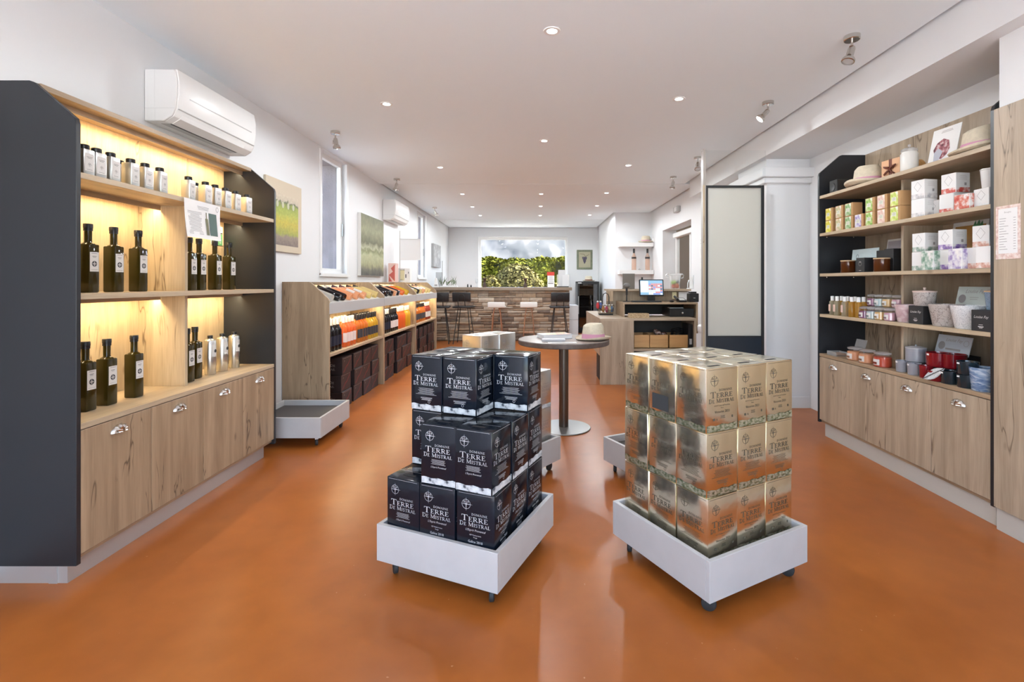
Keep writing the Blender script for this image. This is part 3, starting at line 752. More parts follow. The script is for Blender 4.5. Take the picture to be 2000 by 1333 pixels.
MB().flat(g_join(g_rect((.004, .08, .126, .09)), lines(.05, .12, .10, .128, 3, rn)), (.0015, 0, 0), (0, 1, 0), (0, 0, 1)).build('print', INK, sg)
MB().flat(g_rect(*[(.012 + .04*i, .06 - .022*j, .03 + .04*i, .064 - .022*j) for i in range(3) for j in range(3)]), (.002, 0, 0), (0, 1, 0), (0, 0, 1)).build('white_print', PAPER, sg)

# ------------------------------------------------------------------ air conditioners
def aircon():
    t = thing('air_conditioner', '', 'air conditioner'); L_ = .82
    prof = [(0, 0), (.115, 0), (.165, .03), (.185, .075), (.197, .16), (.197, .24), (.185, .308), (0, .308)]
    b = MB().prism(prof, 'y', .012, L_ - .012).build('body', WPLASTIC, t, bevel=.004, smooth=True, seg=2)
    cap = [(0, 0), (.113, 0), (.160, .03), (.180, .075), (.190, .16), (.190, .24), (.178, .304), (0, .304)]
    for y in (0, L_ - .014): MB().prism(cap, 'y', y, y + .014).build('end_cap', mat('aircon_side', (.70, .70, .69), .4), t, bevel=.004)
    MB().box(.06, .0605, -.0006, .0, .085, .304).box(0, .178, -.0006, 0, .074, .0755).box(.062, .0625, -.0006, 0, 0, .074).build('seam', GPLASTIC, t)
    MB().prism([(.182, .072), (.188, .072), (.190, .077), (.184, .077)], 'y', .02, L_ - .02).build('seam', GPLASTIC, t)
    MB().prism([(.1966, .158), (.1985, .158), (.1985, .164), (.1966, .164)], 'y', .10, L_ - .07).build('trim_line', GPLASTIC, t)
    MB().prism([(.118, -.002), (.168, .027), (.176, .052), (.171, .054), (.160, .03), (.114, .004)], 'y', .06, L_ - .12).build('louvre', WPLASTIC, t)
    MB().prism([(.060, -.0015), (.114, -.0015), (.119, .002), (.060, .002)], 'y', .05, L_ - .11).build('outlet', GPLASTIC, t)
    MB().prism([(.108, -.003), (.119, -.003), (.1195, .0015), (.108, .0015)], 'y', .06, L_ - .12).build('outlet_slot', VENT, t)
    return t
AC = Proto(aircon)
AC.at((WL + .003, 2.89, 2.205), 0, 'white wall air conditioner above the lit oil cabinet')
AC.at((WL + .003, 7.41, 2.205), 0, 'white wall air conditioner between the slit windows near the bar')

# ------------------------------------------------------------------ paintings on the left wall
def field(name, stops, axis_noise=.25, sc=9):
    """painted bands by height with brushy edges"""
    m, t, b = nodes(name); L = t.links.new
    tc = t.nodes.new('ShaderNodeTexCoord'); sp = t.nodes.new('ShaderNodeSeparateXYZ'); L(tc.outputs['Generated'], sp.inputs[0])
    n = t.nodes.new('ShaderNodeTexNoise'); n.inputs['Scale'].default_value = sc; n.inputs['Detail'].default_value = 6; L(tc.outputs['Generated'], n.inputs[0])
    a = t.nodes.new('ShaderNodeMath'); a.operation = 'MULTIPLY_ADD'; a.inputs[1].default_value = axis_noise; L(n.outputs[0], a.inputs[0])
    s = t.nodes.new('ShaderNodeMath'); s.operation = 'SUBTRACT'; s.inputs[1].default_value = axis_noise/2; L(sp.outputs['Z'], s.inputs[0]); L(s.outputs[0], a.inputs[2])
    r = t.nodes.new('ShaderNodeValToRGB'); e = r.color_ramp.elements
    while len(e) < len(stops): e.new(.5)
    for i, (p, c) in enumerate(stops): e[i].position = p; e[i].color = (*c, 1)
    L(a.outputs[0], r.inputs[0])
    n2 = t.nodes.new('ShaderNodeTexNoise'); n2.inputs['Scale'].default_value = sc*2.5; n2.inputs['Detail'].default_value = 5; L(tc.outputs['Generated'], n2.inputs[0])
    mx = t.nodes.new('ShaderNodeMixRGB'); mx.blend_type = 'OVERLAY'; mx.inputs[0].default_value = .35; L(r.outputs[0], mx.inputs[1]); L(n2.outputs[0], mx.inputs[2])
    L(mx.outputs[0], b.inputs['Base Color']); b.inputs['Roughness'].default_value = .6
    return m
CREAM = mat('cream_canvas', (.62, .53, .40), .7)
pt = thing('field_painting', 'yellow green field painting on cream paper beside the lit cabinet', 'painting', (WL + .002, 4.16, 1.53))
MB().box(0, .022, 0, .63, 0, .64).build('canvas', CREAM, pt, bevel=.002)
MB().box(.022, .0235, .03, .56, .06, .52).build('painted_field', field('yellow_field', [(0, (.20, .15, .13)), (.16, (.28, .22, .17)), (.24, (.35, .36, .06)), (.45, (.55, .46, .05)), (.62, (.42, .46, .07)), (.76, (.30, .36, .06)), (.84, (.13, .15, .07)), (.88, (.55, .48, .36)), (1, (.62, .53, .40))]), pt)
for k in range(4): MB().ball((.0235, .18 + .095*k, .425), (.002, .022, .03), 10, 6).build('tree_blob', mat('pale_tree', (.55, .55, .38), .7), pt)
pt = thing('vineyard_painting', 'misty green vineyard canvas between slit window and air conditioner', 'painting', (WL + .002, 6.36, 1.345))
MB().box(0, .045, 0, .95, 0, .82).build('canvas', mat('white_canvas', (.72, .71, .69), .7), pt, bevel=.002)
MB().box(.045, .0465, .004, .946, .004, .816).build('painted_face', field('misty_green', [(0, (.08, .08, .07)), (.10, (.17, .17, .13)), (.18, (.36, .36, .20)), (.34, (.42, .44, .26)), (.42, (.20, .22, .10)), (.46, (.42, .42, .27)), (.55, (.12, .12, .06)), (.75, (.26, .26, .14)), (1, (.15, .15, .08))], .22, 7), pt)
pt = thing('grey_painting', 'small grey abstract canvas on the left wall near the bar', 'painting', (WL + .002, 10.9, 1.61))
MB().box(0, .05, 0, .82, 0, .52).build('canvas', mat('grey_canvas', (.33, .33, .33), .7), pt, bevel=.002)
MB().box(.05, .0515, .004, .816, .004, .516).build('painted_face', rampmat('grey_strokes', [(.3, (.30, .30, .31)), (.5, (.42, .42, .43)), (.7, (.62, .62, .62))], 5, .6, 6, 1.2), pt)
# ------------------------------------------------------------------ LOW WINE SHELF UNITS ALONG THE LEFT WALL
UX, UW = -1.868, 1.62            # front plane, unit length
LIP = mat('pale_grey_metal', (.50, .50, .50), .4)
DECK = mat('white_deck', (.62, .60, .56), .5)
UY = [4.46, 6.085, 7.71]
UNAME = ['nearest', 'middle', 'farthest']
for k, y0 in enumerate(UY):
    t = thing('wine_shelf_unit', '%s low oak wine shelf unit with slanted bottle display along the left wall' % UNAME[k], 'shelf unit', (UX, y0, 0), group='low wine shelf units')
    dp = UX - (WL + .004)
    prof = [(-dp, 0), (0, 0), (0, 1.085), (-.008, 1.105), (-.165, 1.252), (-.185, 1.26), (-dp, 1.26)]
    for y in (0, UW - .022): MB().prism(prof, 'y', y, y + .022).build('side_panel', OAKZ, t, bevel=.0012)
    a, b = .022, UW - .022
    MB().box(-dp, -dp + .016, a, b, .02, 1.245).build('back_panel', OAKL, t)
    MB().box(-dp + .016, -.004, a, b, .572, .60).build('shelf', OAKLY, t, bevel=.001)
    MB().prism([(-dp + .016, 1.205), (-.012, 1.052), (-.012, 1.040), (-dp + .016, 1.190)], 'y', a, b).build('slanted_deck', DECK, t)
    MB().box(-.012, .004, a - .018, b + .018, .965, 1.066).build('front_lip', LIP, t, bevel=.001)
    MB().box(-.10, -.06, a + .02, b - .02, .990, 1.0).build('light_strip', LEDM, t)
    l = bpy.data.lights.new('strip_light', 'AREA'); l.shape = 'RECTANGLE'; l.size = .03; l.size_y = UW - .1; l.energy = LED*1.3; l.color = (1, .80, .47)
    lo = bpy.data.objects.new('strip_light', l); COL.objects.link(lo); lo.parent = t; lo.location = (-.08, UW/2, .98)
    MB().box(-dp, -dp + .10, a, b, 1.245, 1.26).build('top_ledge', OAKY, t, bevel=.001)
    MB().box(-dp + .075, -dp + .083, a, b, 1.228, 1.245).build('light_batten', OAKY, t)
    MB().box(-dp + .045, -dp + .068, a + .02, b - .02, 1.240, 1.245).build('display_light', LEDM, t)
    l = bpy.data.lights.new('display_lamp', 'AREA'); l.shape = 'RECTANGLE'; l.size = .03; l.size_y = UW - .1; l.energy = LED*.5; l.color = (1, .82, .52)
    lo = bpy.data.objects.new('display_lamp', l); COL.objects.link(lo); lo.parent = t; lo.location = (-dp + .056, UW/2, 1.238)

CAPW = mat('white_capsule', (.74, .70, .66), .4); CAPS = mat('silver_capsule', (.72, .70, .66), .3, metal=.8); CAPB = mat('black_capsule', (.02, .017, .02), .35)
CAPP = mat('plum_capsule', (.06, .03, .05), .35)
G_RED = liquid('red_wine_glass', (.012, .008, .012), .05); G_ROSE = liquid('rose_wine_glass', (.92, .36, .10), .42); G_AMB = liquid('amber_wine_glass', (.86, .40, .06), .42)
G_YEL = liquid('white_wine_glass', (.88, .68, .08), .42); G_PEACH = liquid('pale_rose_glass', (.95, .62, .40), .40); G_DRED = liquid('cherry_wine_glass', (.55, .10, .05), .35); G_PALE = liquid('pale_wine_glass', (.92, .80, .45), .42)
NAVY = mat('navy_label', (.012, .016, .035), .5); PINKL = mat('pink_label', (.80, .68, .64), .6)
PW = {'red': Proto(wine(G_RED, CAPW, NAVY)), 'redb': Proto(wine(G_RED, CAPB, PINKL)), 'rose': Proto(wine(G_ROSE, CAPW, PINKL)), 'amber': Proto(wine(G_AMB, CAPB, INK)),
      'yellow': Proto(wine(G_YEL, CAPB, INK)), 'orange': Proto(wine(G_ROSE, CAPW, None)), 'white': Proto(wine(G_YEL, CAPW, None)), 'cherry': Proto(wine(G_DRED, CAPW, LABEL))}
WD = {'red': 'dark red bottle with pale capsule', 'redb': 'dark bottle with black capsule', 'rose': 'orange bottle with white capsule, labelled', 'amber': 'amber bottle with black capsule',
      'yellow': 'yellow bottle with black capsule', 'orange': 'plain orange bottle with white capsule', 'white': 'plain yellow bottle with white capsule', 'cherry': 'cherry red bottle with pale label'}
SETS = [[('red', 4.60, 4), ('rose', 4.99, 4), ('amber', 5.36, 4), ('yellow', 5.72, 4)],
        [('red', 6.24, 4), ('redb', 6.60, 4), ('orange', 6.98, 4), ('white', 7.36, 3)],
        [('amber', 7.90, 4), ('amber', 8.30, 4), ('cherry', 8.72, 4)]]
for k, ss in enumerate(SETS):
    cnt = {}
    for kind, y0, n in ss:
        for i in range(n):
            for rw, x in enumerate((-1.945, -2.035)):
                j = cnt.get((kind, rw), 0); cnt[(kind, rw)] = j + 1
                PW[kind].at((x, y0 + i*.082 + .012*rw, .60), random.uniform(-.25, .25), '%s, %s of its kind, %s row, %s shelf unit' % (WD[kind], ORD[j], ['front', 'back'][rw], UNAME[k]), 'wine bottles standing in the low shelf units')
# bottles lying on the slanted decks
PD = {'red': Proto(wine(G_RED, CAPB, None)), 'peach': Proto(wine(G_PEACH, CAPS, None)), 'peachp': Proto(wine(G_PEACH, CAPP, LABEL)), 'yellow': Proto(wine(G_PALE, CAPB, None)), 'orange': Proto(wine(G_ROSE, CAPW, None)), 'gold': Proto(wine(G_YEL, CAPW, None)), 'cream': Proto(wine(G_PALE, CAPP, LABEL)), 'empty': Proto(wine(liquid('clear_bottle', (.85, .83, .80), .5), CAPW, None))}
DD = {'red': 'black wine bottle', 'peach': 'pale rose bottle with silver capsule', 'peachp': 'pale rose bottle with plum capsule', 'yellow': 'pale yellow bottle with black capsule', 'orange': 'orange rose bottle', 'gold': 'golden wine bottle', 'cream': 'cream labelled bottle', 'empty': 'clear pale bottle'}
LY = [[('empty', 4.62), ('red', 4.80), ('red', 4.92), ('peach', 5.10), ('peachp', 5.30), ('peachp', 5.52), ('yellow', 5.72), ('yellow', 5.93)],
      [('red', 6.22), ('red', 6.36), ('red', 6.56), ('peach', 6.74), ('red', 6.90), ('orange', 7.12), ('gold', 7.36)],
      [('cream', 7.88), ('red', 8.05), ('cream', 8.24), ('peachp', 8.46), ('cream', 8.70), ('yellow', 8.92)]]
tilt = math.atan2(.153, .388)
for k, ss in enumerate(LY):
    cnt = {}
    for kind, y in ss:
        j = cnt.get(kind, 0); cnt[kind] = j + 1
        M_ = Matrix.Rotation(random.uniform(-.12, .12), 3, 'Z') @ Matrix.Rotation(-(PI/2 - tilt), 3, 'Y')
        PD[kind].at((-1.905, y, 1.062 + .042), M_.to_euler(), '%s, %s of its kind lying on the %s slanted deck' % (DD[kind], ORD[j], UNAME[k]), 'bottles lying on the slanted decks')
# cartons below
CART = mat('carton_dark', (.022, .014, .015), .45, noise=.2, nscale=20); CREDS = mat('carton_red_print', (.32, .03, .03), .5); CPR = mat('carton_pale_print', (.42, .38, .36), .5)
def carton():
    t = thing('wine_carton', '', 'carton'); d, wy, h = .33, .255, .168
    MB().box(-d, 0, 0, wy, 0, h).build('body', CART, t, bevel=.003)
    MB().flat(g_join(g_stroke([(.03, .02), (.10, .07), (.15, .085), (.23, .15)], .006), g_stroke([(.05, .02), (.23, .13)], .0025)), (.0006, 0, 0), (0, 1, 0), (0, 0, 1)).build('red_slash', CREDS, t)
    MB().flat(g_join(g_rect((.02, .155, .235, .157)), g_move(compass(0, 0, .009), 1, .055, .13)), (.0006, 0, 0), (0, 1, 0), (0, 0, 1)).build('front_print', CPR, t)
    g = g_join(serif_fit('Domaine', .14, .24, .118, .016), serif_fit('Terre De', .10, .28, .082, .026), serif_fit('Mistral', .10, .28, .046, .024))
    MB().flat(g, (-.35, -.0006, 0), (1, 0, 0), (0, 0, 1)).build('end_print', CPR, t)
    return t
CTN = Proto(carton)
CS = [[4.85, 5.18, 5.455, 5.735], [6.11, 6.40, 6.79, 7.06, 7.33], [7.74, 8.12, 8.40, 8.76, 9.03]]
for k, ys_ in enumerate(CS):
    for c, y in enumerate(ys_):
        for l in range(3):
            CTN.at((UX - .035 - .01*((c + l) % 2), y + random.uniform(-.004, .004), l*.1695), 0, 'dark carton with red slash, %s layer, %s column, %s shelf unit' % (['bottom', 'middle', 'top'][l], ORD[c], UNAME[k]), 'dark wine cartons under the low shelves')
# things on top of the units and above them
bxp = thing('pink_gift_box', 'upright pink box with red pattern on the middle shelf unit', 'box', (-2.24, 7.50, 1.262))
MB().box(0, .11, 0, .16, 0, .29).build('body', mat('pink_card', (.75, .52, .46), .6), bxp, bevel=.003)
MB().flat(([(0,0),(.05,.0),(.02,.05),(0,.1),(.0,.1),(.06,.15),(.03,.2),(.09,.26),(.09,.0)], [(0,1,2,3),(4,5,6,7,8)]), (.01, -.001, .01), (1, 0, 0), (0, 0, 1)).build('red_pattern', mat('red_print', (.55, .12, .10), .6), bxp)
bxp = thing('cream_gift_box', 'cream and white box with dark lettering on the middle shelf unit', 'box', (-2.24, 8.02, 1.262))
MB().box(0, .20, 0, .10, 0, .23).build('body', PAPER, bxp, bevel=.003)
MB().flat(g_rect((.03, .03, .11, .20)), (0, -.001, 0), (1, 0, 0), (0, 0, 1)).build('cream_panel', mat('cream_print', (.75, .68, .42), .6), bxp)
MB().flat(g_join(sans('ROSE', .025, .03, .19), sans('2021', .02, .035, .03), g_rect((.125, .07, .14, .13), (.17, .14, .18, .17))), (0, -.0018, 0), (1, 0, 0), (0, 0, 1)).build('lettering', INK, bxp)
fb = thing('standing_banner', 'white translucent square banner on a pole beside the second slit window', 'banner', (-2.20, 8.0, 1.2605))
Yb = 8.0
MB().tube([(0, 0, .006), (0, 0, .84)], .006).build('pole', mat('banner_pole', (.45, .42, .38), .5), fb, smooth=True)
MB().box(.01, .34, -.003, .003, .36, .70).build('sheet', mat('banner_film', (.90, .90, .90), .25, alpha=.75), fb)
MB().lathe([(.035, 0), (.035, .006), (.001, .008)], 16).build('foot', STEEL, fb)
MB().box(-.01, .34, -.004, .004, .70, .708).build('bracket', STEEL, fb)

# ------------------------------------------------------------------ TROLLEYS WITH BOXED WINE
def trolley():
    t = thing('trolley', '', 'trolley'); s, z0, z1, w_ = .29, .070, .225, .019
    MB().box(-s, s, -s, -s + w_, z0, z1).build('side_board', TROLLEY, t, bevel=.0015)
    MB().box(-s, s, s - w_, s, z0, z1).build('side_board', TROLLEY, t, bevel=.0015)
    MB().box(-s, -s + w_, -s + w_, s - w_, z0, z1).build('side_board', TROLLEY, t, bevel=.0015)
    MB().box(s - w_, s, -s + w_, s - w_, z0, z1).build('side_board', TROLLEY, t, bevel=.0015)
    MB().box(-s + w_, s - w_, -s + w_, s - w_, .085, .105).build('base_board', TROLLEYIN, t)
    MB().box(-s + w_, s - w_, -s + w_, s - w_, .105, .180).build('mat', TROLLEYMAT, t)
    for sx in (-1, 1):
        for sy in (-1, 1):
            c = MB().box(-.012, .012, -.02, .02, .050, .085).box(-.026, .026, -.026, .026, .080, .085).build('caster', STEEL, t, loc=(sx*.235, sy*.235, 0), rz=random.uniform(0, 3))
            wh = MB().lathe([(.001, -.011), (.022, -.011), (.028, -.007), (.028, .007), (.022, .011), (.001, .011)], 18)
            wh.xf(Matrix.Translation((0, 0, .028)) @ Matrix.Rotation(PI/2, 4, 'Y')); wh.build('wheel', RUBBER, c, smooth=True)
    return t
TP = Proto(trolley)
TK = TP.at((-.292, 2.24, 0), R(-23.5), 'low white wheeled trolley under the black wine boxes')
TG = TP.at((.7585, 2.1945, 0), R(28.3), 'low white wheeled trolley under the gold wine boxes')
TS = TP.at((-.236, 3.24, 0), R(-38), 'low white wheeled trolley with silver boxes by the round table')
TP.at((.846, 3.153, 0), R(27), 'low white wheeled trolley, empty, behind the gold wine boxes')
TP.at((-1.917, 4.02, 0), 0, 'low white wheeled trolley, empty, beside the lit oil cabinet')

def foil(name, col, rough, metal, strength, scale, coat=0):
    m = mat(name, col, rough, metal=metal, coat=coat, bump=strength, bscale=scale, bdist=.02, spec=.45); return m
BLK = foil('black_foil_card', (.006, .009, .016), .14, 0, .12, 6, .0)
GLD = foil('gold_foil_card', (.88, .82, .66), .20, 1, .22, 6)
SLV = foil('silver_foil_card', (.80, .78, .74), .28, 1, .10, 6)
PSIL = mat('silver_print', (.62, .63, .64), .35, metal=.3); PDRK = mat('brown_grey_print', (.10, .085, .06), .5)
BAND_S = rampmat('silver_landscape_print', [(.35, (.05, .06, .08)), (.48, (.50, .52, .54)), (.7, (.72, .73, .74))], 38, .35, 5, stretch=(1, 1, 1.2))
BAND_G = rampmat('green_landscape_print', [(.38, (.16, .19, .10)), (.48, (.34, .36, .24)), (.6, (.56, .54, .42))], 60, .25, 6, stretch=(1, 1, 1.6), metal=.7)
SLOT = mat('slot_dark', (.01, .01, .012), .7)
STICK = mat('grey_sticker', (.05, .055, .06), .3)
BW_, BD_, BH_ = .168, .160, .2465
def art(w, variant):
    """print of one face, u to the right, v up, face w wide"""
    x = lambda q: (q - .5)*w; y = lambda q: (1 - q)*BH_
    rr = random.Random(4)
    gs = [compass(x(.25), y(.20), w*.115), serif_fit('DOMAINE', x(.40), x(.83), y(.365), .0085), serif_fit('Terre', x(.12), x(.84), y(.465), .0235, .76), serif_fit('De Mistral', x(.07), x(.90), y(.545), .0165, .80),
          g_rect((x(.04), y(.028), x(.96), y(.024)))]
    if variant == 'vintage_black':
        gs += [sans("L'Esprit Provencal", .0085, 0, y(.615), 'CENTER', .3), sans('IGP Mediterranee', .005, 0, y(.685), 'CENTER'), sans('Rouge', .0045, 0, y(.72), 'CENTER'), sans('Galice 2018', .0095, 0, y(.80), 'CENTER'),
               lines(x(.3), x(.7), y(.88), y(.83), 3, rr), g_rect((x(.10), y(.93), x(.16), y(.89)), (x(.18), y(.93), x(.23), y(.89)), (x(.70), y(.93), x(.74), y(.89))), g_stroke(arc(x(.84), y(.91), .005, .005, 0, 330, 10), .0012, True)]
    elif variant == 'plain':
        gs += [lines(x(.22), x(.78), y(.67), y(.58), 6, rr, .28), sans("L'Esprit Provencal", .007, 0, y(.72), 'CENTER', .3)]
    elif variant == 'text':
        gs += [lines(x(.14), x(.86), y(.72), y(.59), 7, rr, .22), lines(x(.3), x(.72), y(.82), y(.76), 4, rr, .3), g_stroke(arc(x(.60), y(.84), .0055, .0055, 0, 330, 10), .0012, True)]
    elif variant == 'vintage_gold':
        gs += [sans('A.O.P Cotes de Provence', .0055, 0, y(.60), 'CENTER'), sans('Rose', .0048, 0, y(.635), 'CENTER'), sans('Victorine 2021', .0095, 0, y(.705), 'CENTER'), lines(x(.42), x(.62), y(.80), y(.75), 3, rr),
               g_rect((x(.20), y(.82), x(.27), y(.785)), (x(.32), y(.82), x(.335), y(.79)), (x(.82), y(.80), x(.86), y(.765)))]
    return g_join(*gs)
def wine_box(card, ink, variant, band, sticker=False):
    def fn():
        t = thing('boxed_wine', '', 'wine box'); a, b = BW_/2, BD_/2
        MB().box(-a, a, -b, b, 0, BH_).build('body', card, t, bevel=.0035, smooth=True, seg=2)
        e = .0007
        faces = [((0, -b - e, 0), (1, 0, 0), BW_), ((a + e, 0, 0), (0, 1, 0), BD_), ((-a - e, 0, 0), (0, -1, 0), BD_)]
        for i, (o, u, wd) in enumerate(faces):
            v = variant if i == 0 else ('text' if band else variant)
            MB().flat(art(wd - .006, v), o, u, (0, 0, 1)).build('front_print' if i == 0 else 'side_print', ink, t)
            if band:
                n = 14; top = [.027 + .0022*math.sin(k*1.1) + .0012*math.sin(k*3.1) for k in range(n + 1)]
                h = wd/2 - .0035; vs = []
                for k in range(n + 1): vs += [(-h + 2*h*k/n, .002), (-h + 2*h*k/n, top[k])]
                MB().flat((vs, [(2*k, 2*k+2, 2*k+3, 2*k+1) for k in range(n)]), o, u, (0, 0, 1)).build('landscape_band', band, t)
        MB().flat(g_rect((-.03, -.045, .03, -.028)), (0, 0, BH_ + .0007), (1, 0, 0), (0, 1, 0)).build('handle_slot', SLOT, t)
        MB().flat(g_rect((-a + .004, -.0007, a - .004, .0007)), (0, 0, BH_ + .0007), (1, 0, 0), (0, 1, 0)).build('top_seam', ink, t)
        if sticker: MB().flat(g_rect((-.06, .035, .04, .10)), (-a - .0012, 0, 0), (0, -1, 0), (0, 0, 1)).build('sticker', STICK, t)
        return t
    return fn
BK_V, BK_P, BK_B = Proto(wine_box(BLK, PSIL, 'vintage_black', None)), Proto(wine_box(BLK, PSIL, 'plain', BAND_S)), Proto(wine_box(BLK, PSIL, 'text', BAND_S))
BK_N = Proto(wine_box(BLK, PSIL, 'plain', None))
GD_V, GD_T, GD_S = Proto(wine_box(GLD, PDRK, 'vintage_gold', BAND_G)), Proto(wine_box(GLD, PDRK, 'text', BAND_G)), Proto(wine_box(GLD, PDRK, 'vintage_gold', BAND_G, True))
SV = Proto(wine_box(SLV, mat('pale_grey_print', (.45, .45, .45), .5), 'text', BAND_S))
PU, PV = .172, .164
def pile(troll, cells, group, desc, off=(0, 0)):
    a = troll.rotation_euler[2]; c, s = math.cos(a), math.sin(a)
    for (u, v, l, proto, d) in cells:
        lx, ly = (u - 1)*PU + off[0] + random.uniform(-.003, .003), (v - 1)*PV + off[1] + random.uniform(-.003, .003)
        proto.at((troll.location.x + c*lx - s*ly, troll.location.y + s*lx + c*ly, .1802 + l*.248), a + random.uniform(-.03, .03), '%s, %s' % (desc, d), group)
LN = ['bottom', 'middle', 'top']
def nm(u, v, l): return '%s layer, %s' % (LN[l], [['left front', 'left middle', 'left rear'], ['centre front', 'centre', 'centre rear'], ['right front', 'right middle', 'right rear']][u][v] + ' of the stack')
cells = []
for u in range(3):
    for v in range(3):
        cells.append((u, v, 0, BK_N if (u, v) == (0, 0) else BK_V, nm(u, v, 0)))
        if (u, v) != (0, 0): cells.append((u, v, 1, BK_P, nm(u, v, 1)))
for u, v in ((0, 1), (1, 1), (0, 2), (1, 2), (2, 2)): cells.append((u, v, 2, BK_B, nm(u, v, 2)))
pile(TK, cells, 'black boxed wines on the trolley', 'glossy black boxed wine with silver lettering', (.002, -.025))
cells = []
for u in range(3):
    for v in range(3):
        for l in range(3): cells.append((u, v, l, GD_S if (u, v, l) == (0, 1, 2) else [GD_V, GD_T, GD_V][l], nm(u, v, l)))
pile(TG, cells, 'gold boxed wines on the trolley', 'mirror gold boxed wine with dark lettering', (0.004, .004))
cells = [(u, v, l, SV, nm(u, v, l)) for u in range(3) for v in range(3) for l in range(2)] + [(1, 0, 2, SV, nm(1, 0, 2)), (1, 1, 2, SV, nm(1, 1, 2))]
pile(TS, cells, 'silver boxed wines by the round table', 'pale silver boxed wine', (-.01, 0))

# ------------------------------------------------------------------ ROUND TABLE
TX, TY, TZ = .247, 4.24, .768
TOPM = mat('table_top_laminate', (.30, .235, .20), .25, noise=.12, nscale=14, stretch=(1, 6, 1)); EDGE = mat('table_edge', (.13, .10, .085), .4, noise=.2, nscale=30)
tb = thing('round_table', 'round brown pedestal table with book and hat', 'table', (TX, TY, 0))
MB().lathe([(.001, .726), (.385, .726), (.391, .731), (.391, .763), (.386, .7675), (.001, .7675)], 56).build('table_top', EDGE, tb, smooth=True)
MB().lathe([(.384, .7675), (.384, .7683), (.001, .7683)], 56).build('top_surface', TOPM, tb, smooth=True)
MB().lathe([(.041, .012), (.041, .726)], 28).build('column', mat('bronze_steel', (.16, .14, .12), .32, metal=.85), tb, smooth=True)
MB().lathe([(.001, 0), (.228, 0), (.232, .004), (.228, .010), (.06, .014), (.001, .014)], 44).build('base_plate', mat('steel_plate', (.28, .27, .26), .35, metal=.8), tb, smooth=True)
bk = thing('open_book', 'thick picture book with colourful cover on the round table', 'book', (PX(1083, 4.30), 4.32, .769), R(18))
MB().box(-.13, .13, -.09, .09, .003, .032).build('pages', PAPER, bk)
MB().box(-.134, .134, -.094, .094, 0, .003).box(-.134, .134, -.094, .094, .032, .035).build('cover', mat('grey_cover', (.55, .58, .60), .35), bk)
MB().flat(g_rect((-.125, -.085, .125, .085)), (0, 0, .0356), (1, 0, 0), (0, 1, 0)).build('cover_picture', rampmat('fruit_cover', [(.3, (.30, .42, .10)), (.45, (.72, .60, .30)), (.55, (.65, .18, .10)), (.7, (.80, .72, .62))], 16, .35, 4), bk)
bk = thing('white_sheet', 'loose white sheet at the front edge of the round table', 'paper', (PX(1098, 3.95), 3.955, .7687), R(3)); MB().box(-.115, .115, -.025, .035, 0, .0008).build('sheet', PAPER, bk); MB().flat(lines(-.09, .09, -.018, .028, 4, random.Random(5), .15), (0, 0, .0011), (1, 0, 0), (0, 1, 0)).build('print', INKG, bk)
bk = thing('leaflet_stack', 'small stack of grey leaflets in front of the picture book', 'leaflets', (PX(1080, 4.08), 4.07, .769), R(2))
for k in range(3): MB().box(-.095, .095, -.05, .05, k*.006, k*.006 + .0055).build('leaflet', mat('grey_leaflet', (.50, .50, .52), .5), bk, loc=(.002*k, .001*k, 0))
STRAW = mat('straw', (.66, .58, .44), .8, bump=.6, bscale=220, bdist=.004, noise=.08, nscale=40)
def hat(band):
    def fn():
        t = thing('straw_hat', '', 'hat'); n = 32
        prof = [(.150, .020), (.146, .011), (.128, .004), (.106, .004), (.095, .014), (.091, .06), (.084, .115), (.070, .138), (.045, .137), (.02, .124), (.001, .120)]
        vs, fs = [], []
        for j, (r, z) in enumerate(prof):
            for k in range(n):
                a = 2*PI*k/n; ell = 1.0 + (.10 if r < .1 else .06)*math.cos(2*a)*.5
                zz = z
                if j < 3: zz = z + (.014*(1 - math.cos(a*2))/2 + .004 - .012*max(0, math.cos(a)))*(3 - j)/3
                if j >= 7: zz = z - .022*max(0, -math.cos(a) * -1)*(.0) - (.012*max(0, math.cos(a))) 
                vs.append((r*ell*math.cos(a), r*(2 - ell)*math.sin(a), zz))
        for j in range(len(prof)-1):
            for k in range(n): k2 = (k+1) % n; fs.append((j*n+k, j*n+k2, (j+1)*n+k2, (j+1)*n+k))
        MB().add(vs, fs).build('straw_body', STRAW, t, smooth=True)
        vs, fs = [], []
        for k in range(n):
            a = 2*PI*k/n; ell = 1.05*1 + .05*math.cos(2*a) - .05
            for r, z in ((.0972, .014), (.0935, .052)): vs.append((r*(ell)*math.cos(a), r*(2 - ell)*math.sin(a), z))
        for k in range(n): k2 = (k+1) % n; fs.append((2*k, 2*k2, 2*k2+1, 2*k+1))
        MB().add(vs, fs).build('hat_band', band, t, smooth=True)
        return t
    return fn
PINKB = mat('pink_ribbon', (.62, .30, .42), .6); BROWNB = mat('brown_ribbon', (.16, .05, .03), .6)
HP, HB = Proto(hat(PINKB)), Proto(hat(BROWNB))
HP.at((PX(1158, 4.20), 4.17, .769), R(200), 'white straw hat with pink band on the round table')
